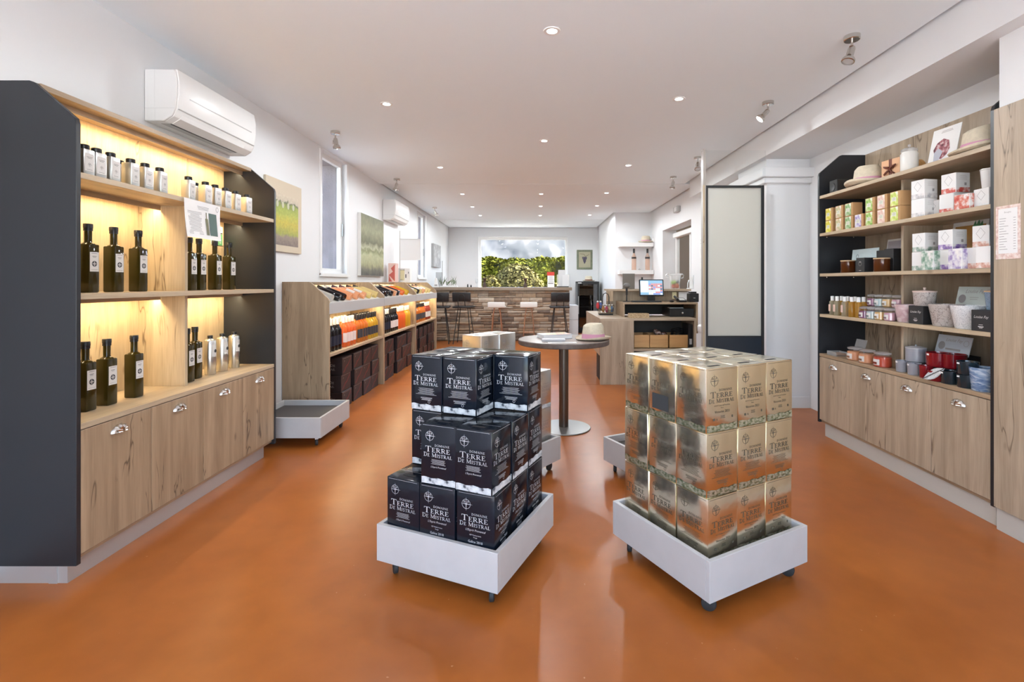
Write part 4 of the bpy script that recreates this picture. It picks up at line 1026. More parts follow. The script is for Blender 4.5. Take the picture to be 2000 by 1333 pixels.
# ------------------------------------------------------------------ RIGHT DISPLAY CABINET
RX, RB, RY0, RY1 = 2.34, 2.735, 2.505, 4.07
rc = thing('candle_cabinet', 'tall oak and anthracite shelf cabinet with candles and gift boxes', 'cabinet', (RX, RY0, 0))
def rb(x0, x1, y0, y1, z0, z1): return MB().box(x0 - RX, x1 - RX, y0 - RY0, y1 - RY0, z0, z1)
for y in (RY0, RY1 - .022):
    p = [(x + RB - RX, z) for x, z in panel_profile(RB - RX, .105, 2.305, .16, -1)]
    MB().prism(p, 'y', y - RY0, y - RY0 + .022).build('side_panel', ANTH, rc, bevel=.0015)
ra, rbb = RY0 + .022, RY1 - .022
rw_ = (rbb - ra)/4; rm = (ra + rbb)/2
for k in range(4): rb(RB - .016, RB, ra + k*rw_ + .0005, ra + (k+1)*rw_ - .0005, .67, 2.305).build('back_panel', GREYOAK, rc)
SH = [.672, .995, 1.327, 1.657, 1.965]
rb(RX + .002, RB - .016, ra, rbb, .648, SH[0]).build('worktop', OAKY, rc, bevel=.001)
for z in SH[1:]: rb(RX + .004, RB - .016, ra, rbb, z - .024, z).build('shelf', OAKLY, rc, bevel=.001)
for z0, z1 in zip(SH[:-1], SH[1:]): rb(2.456, RB - .016, rm - .011, rm + .011, z0, z1 - .024).build('divider', GREYOAK, rc, bevel=.001)
rb(RX + .02, RB - .016, ra, rbb, .108, .130).build('bottom_rail', OAKY, rc)
rb(RX + .022, RB - .016, ra, rbb, .130, .648).build('carcass', BLACKM, rc)
for k in range(4):
    d = rb(RX + .002, RX + .022, ra + k*rw_ + .0015, ra + (k+1)*rw_ - .0015, .131, .644).build('door', GREYOAK, rc, bevel=.0012)
    cup_pull(-1, d, (.003, (ra + (k+.5)*rw_) - RY0, .575))
rb(2.372, RB - .02, ra, rbb - .03, 0, .108).build('plinth', PLINTHW, rc)
for z in (SH[2] - .03, SH[3] - .03):
    for x in (2.40, 2.62): MB().ball((x - RX, rbb - .004 - RY0, z), .006, 8, 6).build('shelf_pin', CHROME, rc, smooth=True)
clad = struct(MB().box(2.330, 2.351, -1.6, 2.497, .115, 2.13).build('trim_3', GREYOAK, bevel=.001), 'grey oak wall cladding at the right edge beside the candle cabinet', 'cladding')
struct(MB().box(2.345, 2.351, -1.6, 2.497, 0, .113).build('baseboard_right', PLINTHW), 'pale baseboard under the oak cladding', 'baseboard')
pl = thing('price_list', 'white price list with pink border on the oak cladding', 'paper sign', (2.3295, 2.357, 1.368))
PB = rampmat('pink_floral_border', [(.35, (.62, .42, .38)), (.5, (.76, .60, .54)), (.7, (.82, .74, .70))], 60, .6, 3)
MB().box(-.002, 0, 0, .126, 0, .265).build('border', PB, pl)
MB().box(-.0025, -.002, .014, .112, .028, .25).build('sheet', PAPER, pl)
g = [sans('Bougies', .008, .063, .228, 'CENTER')]; gi = []; gp_ = []
rn = random.Random(9)
for k in range(13): gi.append(g_rect((.02, .20 - .0127*k, .02 + rn.uniform(.022, .05), .2025 - .0127*k))); gp_.append(g_rect((.092, .20 - .0127*k, .104, .2025 - .0127*k)))
for nm_, gg in (('title_print', g), ('item_print', gi), ('price_print', gp_)): MB().flat(g_move(g_join(*gg), -1, .126, 0, 1), (-.0028, 0, 0), (0, 1, 0), (0, 0, 1)).build(nm_, INKG, pl)

def RYp(px, X): return F*X/(px - VX)
def simple_box(name, cat, mats_, sx, sy, sz, front=None, bev=.002):
    """small carton: body plus prints on its front (-x) and near end (-y)"""
    def fn():
        t = thing(name, '', cat)
        MB().box(-sx/2, sx/2, -sy/2, sy/2, 0, sz).build('body', mats_[0], t, bevel=bev)
        if front: front(t, sx, sy, sz)
        return t
    return fn
def FR(g, x): return MB().flat(g, (x, 0, 0), (0, -1, 0), (0, 0, 1))     # print on the front face
def ND(g, y): return MB().flat(g, (0, y, 0), (1, 0, 0), (0, 0, 1))      # print on the near end
KRAFT = mat('kraft_card', (.50, .29, .13), .7)
LABC = {}
def labmat(n, a, b, c=(.80, .80, .74)):
    if n not in LABC: LABC[n] = rampmat(n, [(.36, a), (.5, b), (.66, c)], 34, .5, 3)
    return LABC[n]
def soap(n, a, b, c=(.80, .80, .74)):
    lm = labmat(n, a, b, c)
    def fr(t, sx, sy, sz):
        FR(g_rect((-sy/2 + .004, .004, sy/2 - .018, sz - .004)), -sx/2 - .0006).build('label', lm, t)
        FR(g_rect((-sy/2 + .018, sz*.35, sy/2 - .034, sz*.62)), -sx/2 - .0012).build('label_plate', mat('label_plate', (.72, .74, .60), .6), t)
        FR(lines(-sy/2 + .022, sy/2 - .038, sz*.38, sz*.60, 4, random.Random(1)), -sx/2 - .0018).build('label_text', INKG, t)
    return Proto(simple_box('soap_box', 'gift box', [KRAFT], .075, .092, .098, fr))
SOAPS = [(soap('lemon_label', (.55, .50, .05), (.75, .66, .10)), 'yellow lemon label', 1612, 2), (soap('fig_label', (.42, .46, .22), (.66, .48, .34)), 'beige and green label', 1631.5, 2), (soap('olive_label', (.16, .34, .12), (.42, .54, .30)), 'olive green label', 1650, 2),
         (soap('lavender_label', (.28, .22, .48), (.66, .62, .72)), 'lavender label', 1669, 1), (soap('herb_label', (.20, .42, .06), (.50, .62, .22)), 'fresh green label', 1690, 2), (soap('rose_label', (.66, .42, .36), (.78, .60, .52)), 'pink label', 1713, 2), (soap('verbena_label', (.45, .58, .08), (.66, .72, .22)), 'lime green label', 1738, 2)]
for pr, d, px, n in SOAPS:
    Y = RYp(px, 2.372) - .046
    for k in range(n): pr.at((2.41, Y, SH[3] + k*.099), 0, 'kraft soap box with %s, %s of its stack' % (d, ['lower', 'upper'][k]) if n == 2 else 'kraft soap box with %s in front of the olive green pair' % d, 'kraft soap boxes on the second shelf from the top')
# white cube boxes with a coloured band
WCARD = mat('white_card', (.80, .79, .78), .5)
def cube(n, a, b, s=.092, h=.116, full=False, dia=True):
    pm = labmat(n, a, b, (.80, .76, .74))
    def fr(t, sx, sy, sz):
        top = sz - .002 if full else sz*.26
        FR(g_rect((-sy/2 + .002, .002, sy/2 - .002, top)), -sx/2 - .0006).build('pattern_front', pm, t)
        ND(g_rect((-sx/2 + .002, .002, sx/2 - .002, top)), -sy/2 - .0006).build('pattern_side', pm, t)
        if not full:
            if dia: FR(g_stroke([(0, sz*.90), (.024, sz*.64), (0, sz*.38), (-.024, sz*.64)], .0016, True), -sx/2 - .0006).build('diamond', INKG, t)
            ND(g_join(g_rect((.008, sz*.36, .022, sz*.50)), lines(-.03, .03, sz*.62, sz*.88, 4, random.Random(3), .14)), -sy/2 - .0006).build('print', INKG, t)
    return Proto(simple_box('candle_box', 'gift box', [WCARD], s, s, h, fr))
C_GREY = cube('grey_floral', (.40, .38, .40), (.66, .64, .64)); C_RED = cube('red_floral', (.50, .04, .03), (.62, .16, .12)); C_REDF = cube('red_floral_full', (.52, .05, .03), (.62, .20, .14), .092, .085, True)
C_LEAF = cube('green_leaf', (.14, .24, .18), (.40, .48, .42)); C_PUR = cube('purple_floral', (.14, .06, .30), (.36, .26, .50)); C_COR = cube('coral_floral', (.50, .20, .14), (.70, .46, .38)); C_WHT = cube('white_plain', (.70, .70, .70), (.78, .78, .78), .092, .10)
C_GREYL, C_REDL, C_LEAFL, C_PURL, C_CORL = [cube(n_, (.4, .4, .4), (.6, .6, .6), dia=False) for n_ in ('grey_floral', 'red_floral', 'green_leaf', 'purple_floral', 'coral_floral')]
C_LEAFF = cube('green_leaf_full', (.14, .26, .18), (.40, .50, .42), .085, .115, True); C_PURF = cube('purple_full', (.30, .22, .44), (.62, .58, .66), .085, .115, True)
def rp(proto, px, X, z, label, group=None, rz=0): return proto.at((X, RYp(px, X), z), rz, label, group)
GB = 'white patterned candle boxes in the candle cabinet'
z = SH[3]
rp(C_GREYL, 1805, 2.43, z, 'white box with grey floral band, lower of the pair on the second shelf', GB, .15); rp(C_GREY, 1805, 2.43, z + .117, 'white box with grey floral band, upper of the pair on the second shelf', GB, .15)
rp(C_WHT, 1836, 2.50, z, 'small plain white box between grey and red patterned boxes', GB)
rp(C_REDL, 1862, 2.46, z, 'white box with red floral band, lower one on the second shelf', GB, .1); rp(C_RED, 1866, 2.47, z + .117, 'white box with red floral band and diamond, upper one on the second shelf', GB, .12)
rp(C_REDF, 1893, 2.41, z, 'red swirl patterned box in front on the second shelf', GB, .1)
rp(C_WHT, 1933, 2.44, z, 'plain white box under the white candle pot at the near end', GB)
z = SH[2]
rp(C_LEAFL, 1806, 2.44, z, 'white box with green leaf band, lower one on the middle shelf', GB, .1); rp(C_LEAF, 1807, 2.44, z + .117, 'white box with green leaf band and diamond, upper one', GB, .1)
rp(C_LEAFF, 1824, 2.39, z, 'green leaf patterned box in front of the leaf band pair', GB, .05)
rp(C_PURL, 1858, 2.44, z, 'white box with purple floral band, lower one on the middle shelf', GB, .1); rp(C_PUR, 1860, 2.44, z + .117, 'white box with purple floral band and diamond, upper one', GB, .1)
rp(C_PURF, 1879, 2.39, z, 'purple lavender patterned box in front of the purple pair', GB, .05)
rp(C_CORL, 1911, 2.43, z, 'white box with coral floral band, lower one at the near end', GB, .05); rp(C_COR, 1930, 2.45, z + .117, 'white box with coral band and diamond, upper one at the near end', GB, .12)
rp(C_CORL, 1938, 2.40, z, 'coral floral box in the corner by the near end panel', GB, .05)

# lathe pots, jars and candles
def pot(name, cat, prof, m, lid=None, lidm=None, n=28, extra=None):
    def fn():
        t = thing(name, '', cat)
        MB().lathe(prof, n).build('body', m, t, smooth=True)
        if lid: MB().lathe(lid, n).build('lid', lidm, t, smooth=True)
        if extra: extra(t)
        return t
    return Proto(fn)
WAXW = mat('white_wax', (.80, .78, .74), .5); CERW = mat('white_ceramic', (.78, .78, .77), .25, coat=.3)
def cup(r0, r1, h, w_=.004): return [(.001, 0), (r0*.94, 0), (r0, .004), (r1, h), (r1 - w_, h), (r1 - w_ - .001, h*.9), (.001, h*.88)]
# top shelf
z = SH[4]
bb = thing('black_speaker_box', 'small black box in the far corner of the top shelf', 'box', (2.44, 3.925, z))
MB().box(-.06, .06, -.05, .05, 0, .105).build('body', BLACKM, bb, bevel=.004); MB().lathe([(.03, 0), (.028, .003), (.001, .001)], 16).xf(Matrix.Translation((-.0605, 0, .05)) @ Matrix.Rotation(-PI/2, 4, 'Y')).build('speaker_cone', BLACK, bb)
HP.at((2.45, RYp(1695, 2.45), z + .002), R(100), 'straw hat with pale pink band at the far end of the top shelf')
HP.at((2.47, RYp(1921, 2.47), z + .002), R(150), 'straw hat with pink band at the near end of the top shelf')
gb = thing('ribbon_gift_box', 'peach gift box tied with brown ribbon on the top shelf', 'gift box', (2.47, RYp(1741, 2.45), z), R(8))
MB().box(-.03, .03, -.075, .075, 0, .135).build('body', mat('peach_card', (.72, .42, .24), .6), gb, bevel=.002)
MB().box(-.0315, .0315, -.012, .012, -.0, .1365).build('ribbon', BROWNB, gb)
m = MB()
for a in (.5, 2.6, -.7, 3.9): m.tube([(-.034, 0, .065), (-.046, .03*math.cos(a), .065 + .03*math.sin(a)), (-.04, .055*math.cos(a), .065 + .05*math.sin(a)), (-.034, .02*math.cos(a + .4), .065 + .02*math.sin(a + .4))], .006, 6)
m.build('bow', BROWNB, gb, smooth=True)
PJ = pot('lidded_jar', 'jar', [(.001, 0), (.046, 0), (.049, .005), (.049, .125), (.042, .135), (.042, .14)], mat('frosted_jar', (.74, .72, .68), .3), [(.044, .138), (.046, .142), (.046, .155), (.03, .163), (.008, .166), (.005, .172), (.010, .18), (.008, .188), (.001, .19)], LIDGLASS)
rp(PJ, 1776, 2.44, z, 'white glass jar with knobbed lid on the top shelf')
od = thing('orange_round_soap', 'round orange soap standing behind the white jar', 'soap', (2.53, RYp(1794, 2.53), z + .05))
MB().lathe([(.001, -.015), (.046, -.015), (.05, -.01), (.05, .01), (.046, .015), (.001, .015)], 28).xf(Matrix.Rotation(R(80), 4, 'Y')).build('soap_disc', mat('orange_soap', (.62, .34, .12), .5), od, smooth=True)
po = thing('perfume_poster', 'tilted white poster with dark red flowers on the top shelf', 'poster', (2.47, RYp(1836, 2.47), z + .004))
po.rotation_euler = (0, R(12), R(4))
MB().box(0, .003, -.095, .095, 0, .24).build('board', PAPER, po)
MB().flat(([(-.05, .06), (-.03, .045), (0, .04), (.03, .06), (.045, .10), (.03, .15), (-.01, .17), (-.05, .15), (-.07, .11)], [tuple(range(9))]), (-.0008, 0, 0), (0, -1, 0), (0, 0, 1)).build('flower_picture', rampmat('flower_print', [(.36, (.10, .02, .03)), (.5, (.34, .08, .10)), (.66, (.66, .50, .50))], 40, .5, 3), po)
MB().flat(([(-.055, .035), (-.02, .03), (.0, .085), (-.035, .115), (-.06, .09)], [tuple(range(5))]), (-.0014, 0, 0), (0, -1, 0), (0, 0, 1)).build('flask_picture', mat('grey_blue_print', (.45, .45, .52), .5), po)
MB().flat(g_join(lines(-.04, .05, .205, .222, 2, rn)), (-.0008, 0, 0), (0, -1, 0), (0, 0, 1)).build('lettering', INKG, po)
# white candle pot
PC = pot('candle_pot', 'candle', cup(.036, .043, .095), CERW, [(.043, .094), (.045, .096), (.045, .101), (.001, .102)], STEEL)
rp(PC, 1935, 2.43, SH[3] + .1005, 'white candle pot with metal lid standing on a white box')
# middle shelf, far bay
AMB = liquid('amber_glass', (.20, .055, .012), .25); WLID = mat('wood_lid', (.55, .38, .22), .5)
PA = pot('amber_candle', 'candle', [(.001, 0), (.046, 0), (.049, .004), (.049, .088)], AMB, [(.050, .088), (.050, .096), (.001, .097)], WLID)
z = SH[2]
rp(PA, 1656, 2.40, z, 'amber glass candle with wooden lid at the far end of the middle shelf'); rp(PA, 1722, 2.40, z, 'amber glass candle with wooden lid beside the black box')
BCARD = mat('black_card', (.018, .018, .02), .5)
def blackbox(sx, sy, sz, txt): 
    def fr(t, a, b, c):
        FR(txt(b, c), -a/2 - .0006).build('lettering', LABEL, t)
    return Proto(simple_box('black_candle_box', 'gift box', [BCARD], sx, sy, sz, fr))
B1 = blackbox(.09, .09, .105, lambda b, c: g_join(sans('N5', .010, 0, c*.66, 'CENTER'), g_stroke(arc(0, c*.6, .016, .016, 0, 345, 16), .001, True), g_rect((-.012, .012, .012, .015))))
rp(B1, 1692, 2.40, z, 'black box with white number on the middle shelf'); 
B2 = Proto(simple_box('tall_black_box', 'gift box', [BCARD], .09, .09, .16)); rp(B2, 1748, 2.50, z, 'tall plain black box beside the divider on the middle shelf'); rp(B2, 1732, 2.56, z, 'tall plain black box behind the amber candles')
def card(name, label, X, px, z, sy, sz, build, tilt=10, rz=0, cat='sign'):
    t = thing(name, label, cat, (X, RYp(px, X), z)); t.rotation_euler = (0, R(tilt), rz); build(t, sy, sz); return t
BLUEC = mat('pale_blue_card', (.50, .60, .62), .3); MAUVE = mat('mauve_print', (.50, .46, .50), .5)
def b_(t, sy, sz):
    MB().box(0, .003, -sy/2, sy/2, 0, sz).build('board', BLUEC, t); MB().flat(lines(-sy*.35, sy*.35, sz*.3, sz*.85, 4, rn, .12), (-.001, 0, 0), (0, -1, 0), (0, 0, 1)).build('lettering', PAPER, t)
    MB().flat(g_stroke(arc(-sy*.28, sz*.35, .014, .014, 0, 345, 12), .003, True), (-.001, 0, 0), (0, -1, 0), (0, 0, 1)).build('emblem', INK, t)
card('blue_display_card', 'long pale blue display card behind the amber candles', 2.52, 1688, z + .10, .30, .085, b_, 6)
MB_t = thing('card_stand', 'dark stand under the pale blue display card', 'stand', (2.53, RYp(1688, 2.53), z)); MB().box(-.02, .03, -.13, .13, 0, .10).box(-.03, .04, -.14, .14, 0, .01).build('stand_body', BLACKM, MB_t)
def b_(t, sy, sz):
    MB().box(0, .004, -sy/2, sy/2, 0, sz).build('frame', WPLASTIC, t); MB().flat(g_rect((-sy*.44, sz*.04, sy*.44, sz*.94)), (-.0008, 0, 0), (0, -1, 0), (0, 0, 1)).build('picture', MAUVE, t)
    MB().flat(disc(.02, sz*.5, .03), (-.0014, 0, 0), (0, -1, 0), (0, 0, 1)).build('label_disc', PAPER, t); MB().flat(disc(.018, sz*.5, .018), (-.002, 0, 0), (0, -1, 0), (0, 0, 1)).build('plum', INK, t)
card('plum_poster', 'white framed mauve poster with a plum by the divider', 2.66, 1741, z + .005, .17, .25, b_, 8, cat='poster')
def b_(t, sy, sz):
    MB().box(0, .004, -sy/2, sy/2, 0, sz).build('frame', WPLASTIC, t); MB().flat(g_rect((-sy*.42, sz*.04, sy*.44, sz*.90)), (-.0008, 0, 0), (0, -1, 0), (0, 0, 1)).build('picture', rampmat('orange_poster', [(.3, (.40, .20, .05)), (.7, (.56, .32, .10))], 5, .5), t)
    MB().flat(([(.02, sz*.86), (.035, sz*1.0), (.045, sz*.9), (.06, sz*1.02), (.07, sz*.9), (.085, sz*.98), (.09, sz*.86)], [tuple(range(7))]), (-.0014, 0, 0), (0, -1, 0), (0, 0, 1)).build('leaf_crown', MGREEN, t)
card('orange_poster', 'orange poster with green leaves leaning behind the patterned boxes', 2.66, 1884, z + .03, .25, .28, b_, 8, cat='poster')
# fourth shelf: perfume bottles, small jar candles, bowls
z = SH[1]
OILG = liquid('golden_perfume', (.80, .52, .10), .5); PEACHL = mat('peach_label', (.70, .50, .42), .6)
def perfume(lab, col):
    def fn():
        t = thing('perfume_bottle', '', 'bottle')
        MB().lathe([(.001, 0), (.021, 0), (.023, .004), (.023, .105), (.018, .112), (.012, .115)], 18).build('glass', col, t, smooth=True)
        MB().lathe([(.0135, .113), (.0135, .150), (.001, .151)], 16).build('cap', WPLASTIC, t, smooth=True)
        if lab: MB().box(-.0242, -.0236, -.013, .013, .03, .085).build('label', lab, t)
        return t
    return Proto(fn)
P1, P2 = perfume(PEACHL, liquid('clear_perfume', (.80, .74, .56), .6)), perfume(None, OILG)
for k, (px, X, pr) in enumerate([(1626, 2.375, P1), (1635, 2.37, P1), (1650, 2.37, P1), (1664, 2.37, P2), (1677, 2.37, P2)]): rp(pr, px, X, z, 'slim perfume bottle with white cap, %s from the far end of the front row' % ORD[k], 'perfume bottles on the fourth shelf')
for k, (px, X, pr) in enumerate([(1644, 2.44, P2), (1656, 2.44, P2), (1670, 2.44, P2), (1687, 2.45, P2)]): rp(pr, px, X, z, 'slim perfume bottle with white cap, %s from the far end of the back row' % ORD[k], 'perfume bottles on the fourth shelf')
def jar(n, col, r=.036, h=.068):
    wax = mat(n + '_wax', col, .45)
    def fn():
        t = thing('jar_candle', '', 'candle')
        MB().lathe([(.001, .001), (r - .006, .001), (r - .002, .006), (r - .002, h*.78), (.001, h*.80)], 22).build('wax', wax, t, smooth=True)
        MB().lathe([(r - .004, 0), (r, .004), (r, h*.86), (r*.82, h*.97), (r*.82, h)], 22).build('glass', JARGLASS, t, smooth=True)
        MB().lathe([(r*.9, h), (r*.96, h + .004), (r*.96, h + .012), (r*.6, h + .018), (.001, h + .019)], 22).build('glass_lid', LIDGLASS, t, smooth=True)
        n_ = 6; vs, fs = [], []
        for i in range(n_ + 1):
            a = PI + R(-35 + 70*i/n_)
            for zz in (h*.16, h*.62): vs.append((math.cos(a)*(r + .0006), math.sin(a)*(r + .0006), zz))
        for i in range(n_): fs.append((2*i, 2*i+2, 2*i+3, 2*i+1))
        l = MB().add(vs, fs).build('label', LABEL, t, smooth=True)
        MB().flat(g_rect((-r*.35, h*.22, r*.35, h*.40)), (-r - .0012, 0, 0), (0, -1, 0), (0, 0, 1)).build('label_print', mat(n + '_print', tuple(c*.35 for c in col), .5), l)
        return t
    return Proto(fn)
JC = [(jar('plum', (.24, .08, .16)), 'plum purple'), (jar('sky', (.48, .58, .60)), 'pale blue'), (jar('honey', (.70, .44, .18)), 'honey yellow'), (jar('pink', (.58, .32, .38)), 'dusty pink')]
for k, (px, px2) in enumerate([(1689, 1705), (1704, 1719), (1720, 1735), (1739, 1754)]):
    rp(JC[k][0], px, 2.385, z, 'small %s jar candle in the front row of the fourth shelf' % JC[k][1], 'small jar candles on the fourth shelf')
    o1 = rp(JC[k][0], px2, 2.46, z, 'small %s jar candle, lower one in the back row' % JC[k][1], 'small jar candles on the fourth shelf')
    o2 = JC[k][0].at((o1.location.x, o1.location.y, z + .0875), 0, 'small %s jar candle, upper one in the back row' % JC[k][1], 'small jar candles on the fourth shelf')
def crackle(name, base, line, sc, th=.03, rough=.2):
    m, t, b = nodes(name); L = t.links.new
    tc = t.nodes.new('ShaderNodeTexCoord'); v = t.nodes.new('ShaderNodeTexVoronoi'); v.feature = 'DISTANCE_TO_EDGE'; v.inputs['Scale'].default_value = sc
    n = t.nodes.new('ShaderNodeTexNoise'); n.inputs['Scale'].default_value = sc*1.5; mx0 = t.nodes.new('ShaderNodeMixRGB'); mx0.inputs[0].default_value = .08
    L(tc.outputs['Object'], n.inputs[0]); L(tc.outputs['Object'], mx0.inputs[1]); L(n.outputs['Color'], mx0.inputs[2]); L(mx0.outputs[0], v.inputs[0])
    r = t.nodes.new('ShaderNodeValToRGB'); r.color_ramp.elements[0].position = 0; r.color_ramp.elements[0].color = (*line, 1); r.color_ramp.elements[1].position = th; r.color_ramp.elements[1].color = (*base, 1)
    L(v.outputs['Distance'], r.inputs[0]); L(r.outputs[0], b.inputs['Base Color']); b.inputs['Roughness'].default_value = rough; return m
PINKM = rampmat('pink_marble', [(.35, (.46, .30, .32)), (.5, (.58, .44, .45)), (.68, (.70, .60, .60))], 18, .2, 5, 1.5)
GREYM = crackle('grey_marble', (.48, .43, .40), (.14, .11, .10), 32, .05); WCR = crackle('white_crackle', (.74, .74, .74), (.10, .11, .15), 45, .035); BCR = crackle('blue_crackle', (.22, .30, .40), (.06, .09, .14), 40, .05)
PBW = pot('pink_marble_bowl', 'candle bowl', cup(.052, .070, .115), PINKM); rp(PBW, 1772, 2.415, z, 'pink marbled tapered candle bowl on the fourth shelf')
LF = lambda b, c: g_join(sans('Louise Fay', .014, 0, c*.62, 'CENTER', .35), g_rect((-.012, c*.30, .012, c*.32), (-.016, c*.20, .016, c*.235), (-.01, c*.15, .01, c*.175)))
B3 = blackbox(.115, .115, .112, LF)
b3 = rp(B3, 1806, 2.425, z, 'black box with white script lettering under the lidded marble pot')
PMP = pot('marble_lidded_pot', 'candle pot', cup(.054, .060, .085), GREYM, [(.061, .084), (.062, .087), (.062, .093), (.02, .097), (.006, .099), (.006, .106), (.009, .112), (.001, .116)], mat('blush_lid', (.60, .46, .40), .4))
PMP.at((b3.location.x, b3.location.y, z + .1125), 0, 'grey marbled pot with blush lid on the black script box')
PGB = pot('grey_marble_bowl', 'candle bowl', cup(.066, .088, .130), GREYM); rp(PGB, 1849, 2.425, z, 'large brown grey marbled bowl in mid shelf')
PWB = pot('white_crackle_bowl', 'candle bowl', cup(.068, .090, .130), WCR); rp(PWB, 1895, 2.425, z, 'large white crackle bowl at the near end of the fourth shelf')
b4 = rp(B3, 1937, 2.40, z, 'black box with white script lettering at the near end of the fourth shelf')
PBJ = pot('blue_crackle_pot', 'candle pot', cup(.044, .052, .095), BCR, [(.053, .094), (.054, .096), (.054, .101), (.001, .102)], WLID)
PBJ.at((b4.location.x + .03, b4.location.y, z + .1125), 0, 'blue crackle candle pot with wooden lid on the black script box')
def b_(t, sy, sz):
    MB().box(0, .003, -sy/2, sy/2, 0, sz).build('board', mat('pale_green_card', (.60, .66, .62), .4), t)
    MB().flat(g_join(sans('Louise Fay', .022, .0, sz*.68, 'CENTER', .35), lines(-.03, .03, sz*.3, sz*.5, 2, rn, .2), g_stroke(arc(sy*.36, sz*.72, .018, .018, 0, 345, 14), .002, True)), (-.0008, 0, 0), (0, -1, 0), (0, 0, 1)).build('lettering', INKG, t)
    MB().flat(disc(-sy*.33, sz*.38, .026), (-.0008, 0, 0), (0, -1, 0), (0, 0, 1)).build('round_badge', INKG, t)
card('script_display_card', 'pale green script lettered card behind the bowls on the fourth shelf', 2.58, 1899, z + .115, .24, .12, b_, 12)
bt = thing('black_display_riser', 'long black riser behind the bowls on the fourth shelf', 'stand', (2.60, RYp(1885, 2.60), z)); MB().box(-.07, .07, -.30, .30, .10, .115).box(-.065, .065, -.29, -.27, 0, .10).box(-.065, .065, .27, .29, 0, .10).build('riser_body', BLACK, bt, bevel=.002)
# worktop
z = SH[0]
at_ = thing('acrylic_tray', 'low clear acrylic tray with leaflets at the far end of the worktop', 'tray', (2.42, 3.93, z))
MB().box(-.05, .05, -.06, .06, 0, .004).box(-.05, -.047, -.06, .06, 0, .03).box(.047, .05, -.06, .06, 0, .03).box(-.05, .05, .057, .06, 0, .03).build('tray_body', LIDGLASS, at_); MB().box(-.035, .035, -.05, .03, .005, .02).build('leaflet', mat('brown_leaflet', (.40, .27, .20), .6), at_)
hs = thing('acrylic_holder', 'clear acrylic card holder behind the orange candles', 'holder', (2.50, 3.80, z))
MB().prism([(-.03, 0), (.05, 0), (.05, .004), (-.004, .004), (.03, .14), (.026, .14), (-.012, .004), (-.03, .004)], 'y', -.06, .06).build('holder_body', LIDGLASS, hs)
JO, JR = jar('peach_candle', (.72, .32, .16), .052, .082), jar('coral_candle', (.56, .075, .035), .054, .085)
rp(JO, 1670, 2.40, z, 'orange jar candle with glass lid, farther one on the worktop'); rp(JO, 1694, 2.40, z, 'orange jar candle with glass lid, nearer one on the worktop'); rp(JR, 1724, 2.40, z, 'coral red jar candle with glass lid on the worktop')
GREYC = mat('grey_candle_glaze', (.30, .30, .33), .3, coat=.3); REDC = mat('red_candle_glass', (.22, .006, .012), .12, coat=.5); NAVYC = mat('dark_teal_glass', (.012, .024, .032), .12, coat=.5); BLUM = rampmat('blue_marble', [(.36, (.10, .17, .32)), (.5, (.22, .32, .48)), (.66, (.52, .60, .68))], 14, .2, 5, 1.5, stretch=(1, 1, 3))
def stick(r, h):
    def ex(t): MB().box(-r - .001, -r + .002, -.004, .012, h*.80, h*.92).build('price_tag', PAPER, t)
    return ex
PG = pot('grey_candle', 'candle', cup(.036, .038, .072), GREYC, extra=stick(.037, .072))
rp(PG, 1763, 2.40, z, 'small grey candle pot, farther one on the worktop'); rp(PG, 1786, 2.39, z, 'small grey candle pot, nearer one on the worktop')
PGL = pot('grey_lidded_candle', 'candle', cup(.056, .056, .085), GREYC, [(.057, .084), (.057, .092), (.03, .098), (.006, .099), (.005, .108), (.001, .110)], mat('grey_lid', (.42, .41, .42), .5))
blk = thing('stacked_black_dish', 'dark dish carrying the lidded grey candle', 'dish', (2.46, RYp(1789, 2.46), z)); MB().lathe([(.001, 0), (.058, 0), (.062, .004), (.062, .065), (.058, .070), (.001, .070)], 28).build('dish_body', BLACK, blk, smooth=True)
PGL.at((2.46, blk.location.y, z + .0705), 0, 'grey lidded candle standing above the small grey pots')
PR = pot('red_candle', 'candle', cup(.034, .036, .075), REDC); rp(PR, 1809, 2.385, z, 'small red glass candle beside the silver leaf')
PRB = pot('red_candle_bowl', 'candle bowl', cup(.062, .066, .085), REDC, extra=stick(.065, .085))
rs = thing('glass_riser', 'low black riser under the red bowls', 'stand', (2.49, RYp(1848, 2.49), z)); MB().box(-.08, .08, -.17, .17, .060, .068).box(-.07, .07, -.165, -.155, 0, .06).box(-.07, .07, .155, .165, 0, .06).build('riser_body', BLACK, rs)
PRB.at((2.46, RYp(1834, 2.46), z + .069), 0, 'large dark red candle bowl, farther one above the silver leaf'); PRB.at((2.50, RYp(1862, 2.50), z + .069), 0, 'large dark red candle bowl, nearer one behind the dark candles')
PRC = pot('red_low_candle', 'candle', cup(.048, .05, .060), REDC); rp(PRC, 1832, 2.385, z, 'red glass candle under the silver leaf')
lf = thing('silver_leaf', 'openwork silver leaf ornament leaning on the red candles', 'ornament', (2.335, RYp(1823, 2.335), z + .045)); lf.rotation_euler = (R(-35), R(18), 0)
n = 16; top = [(math.sin(PI*i/n)*.030, -.075 + .15*i/n) for i in range(n + 1)]
vs = [(0, y, x) for x, y in top] + [(0, y, -x) for x, y in top]; fs = [(i, i+1, n+2+i, n+1+i) for i in range(n)]
LEAFM = rampmat('glitter_silver', [(.35, (.18, .18, .18)), (.5, (.55, .55, .55)), (.7, (.85, .85, .85))], 260, .35, 2)
m = MB().add(vs, fs); m.add([(.003, y, x) for _, y, x in [(0, q[1], q[2]) for q in vs]], fs); m.build('blade', LEAFM, lf); MB().tube([(-.002, -.08, 0), (-.003, .075, 0)], .0018, 6).build('midrib', INK, lf)
PN = pot('dark_candle', 'candle', cup(.046, .050, .072), NAVYC, extra=stick(.049, .072))
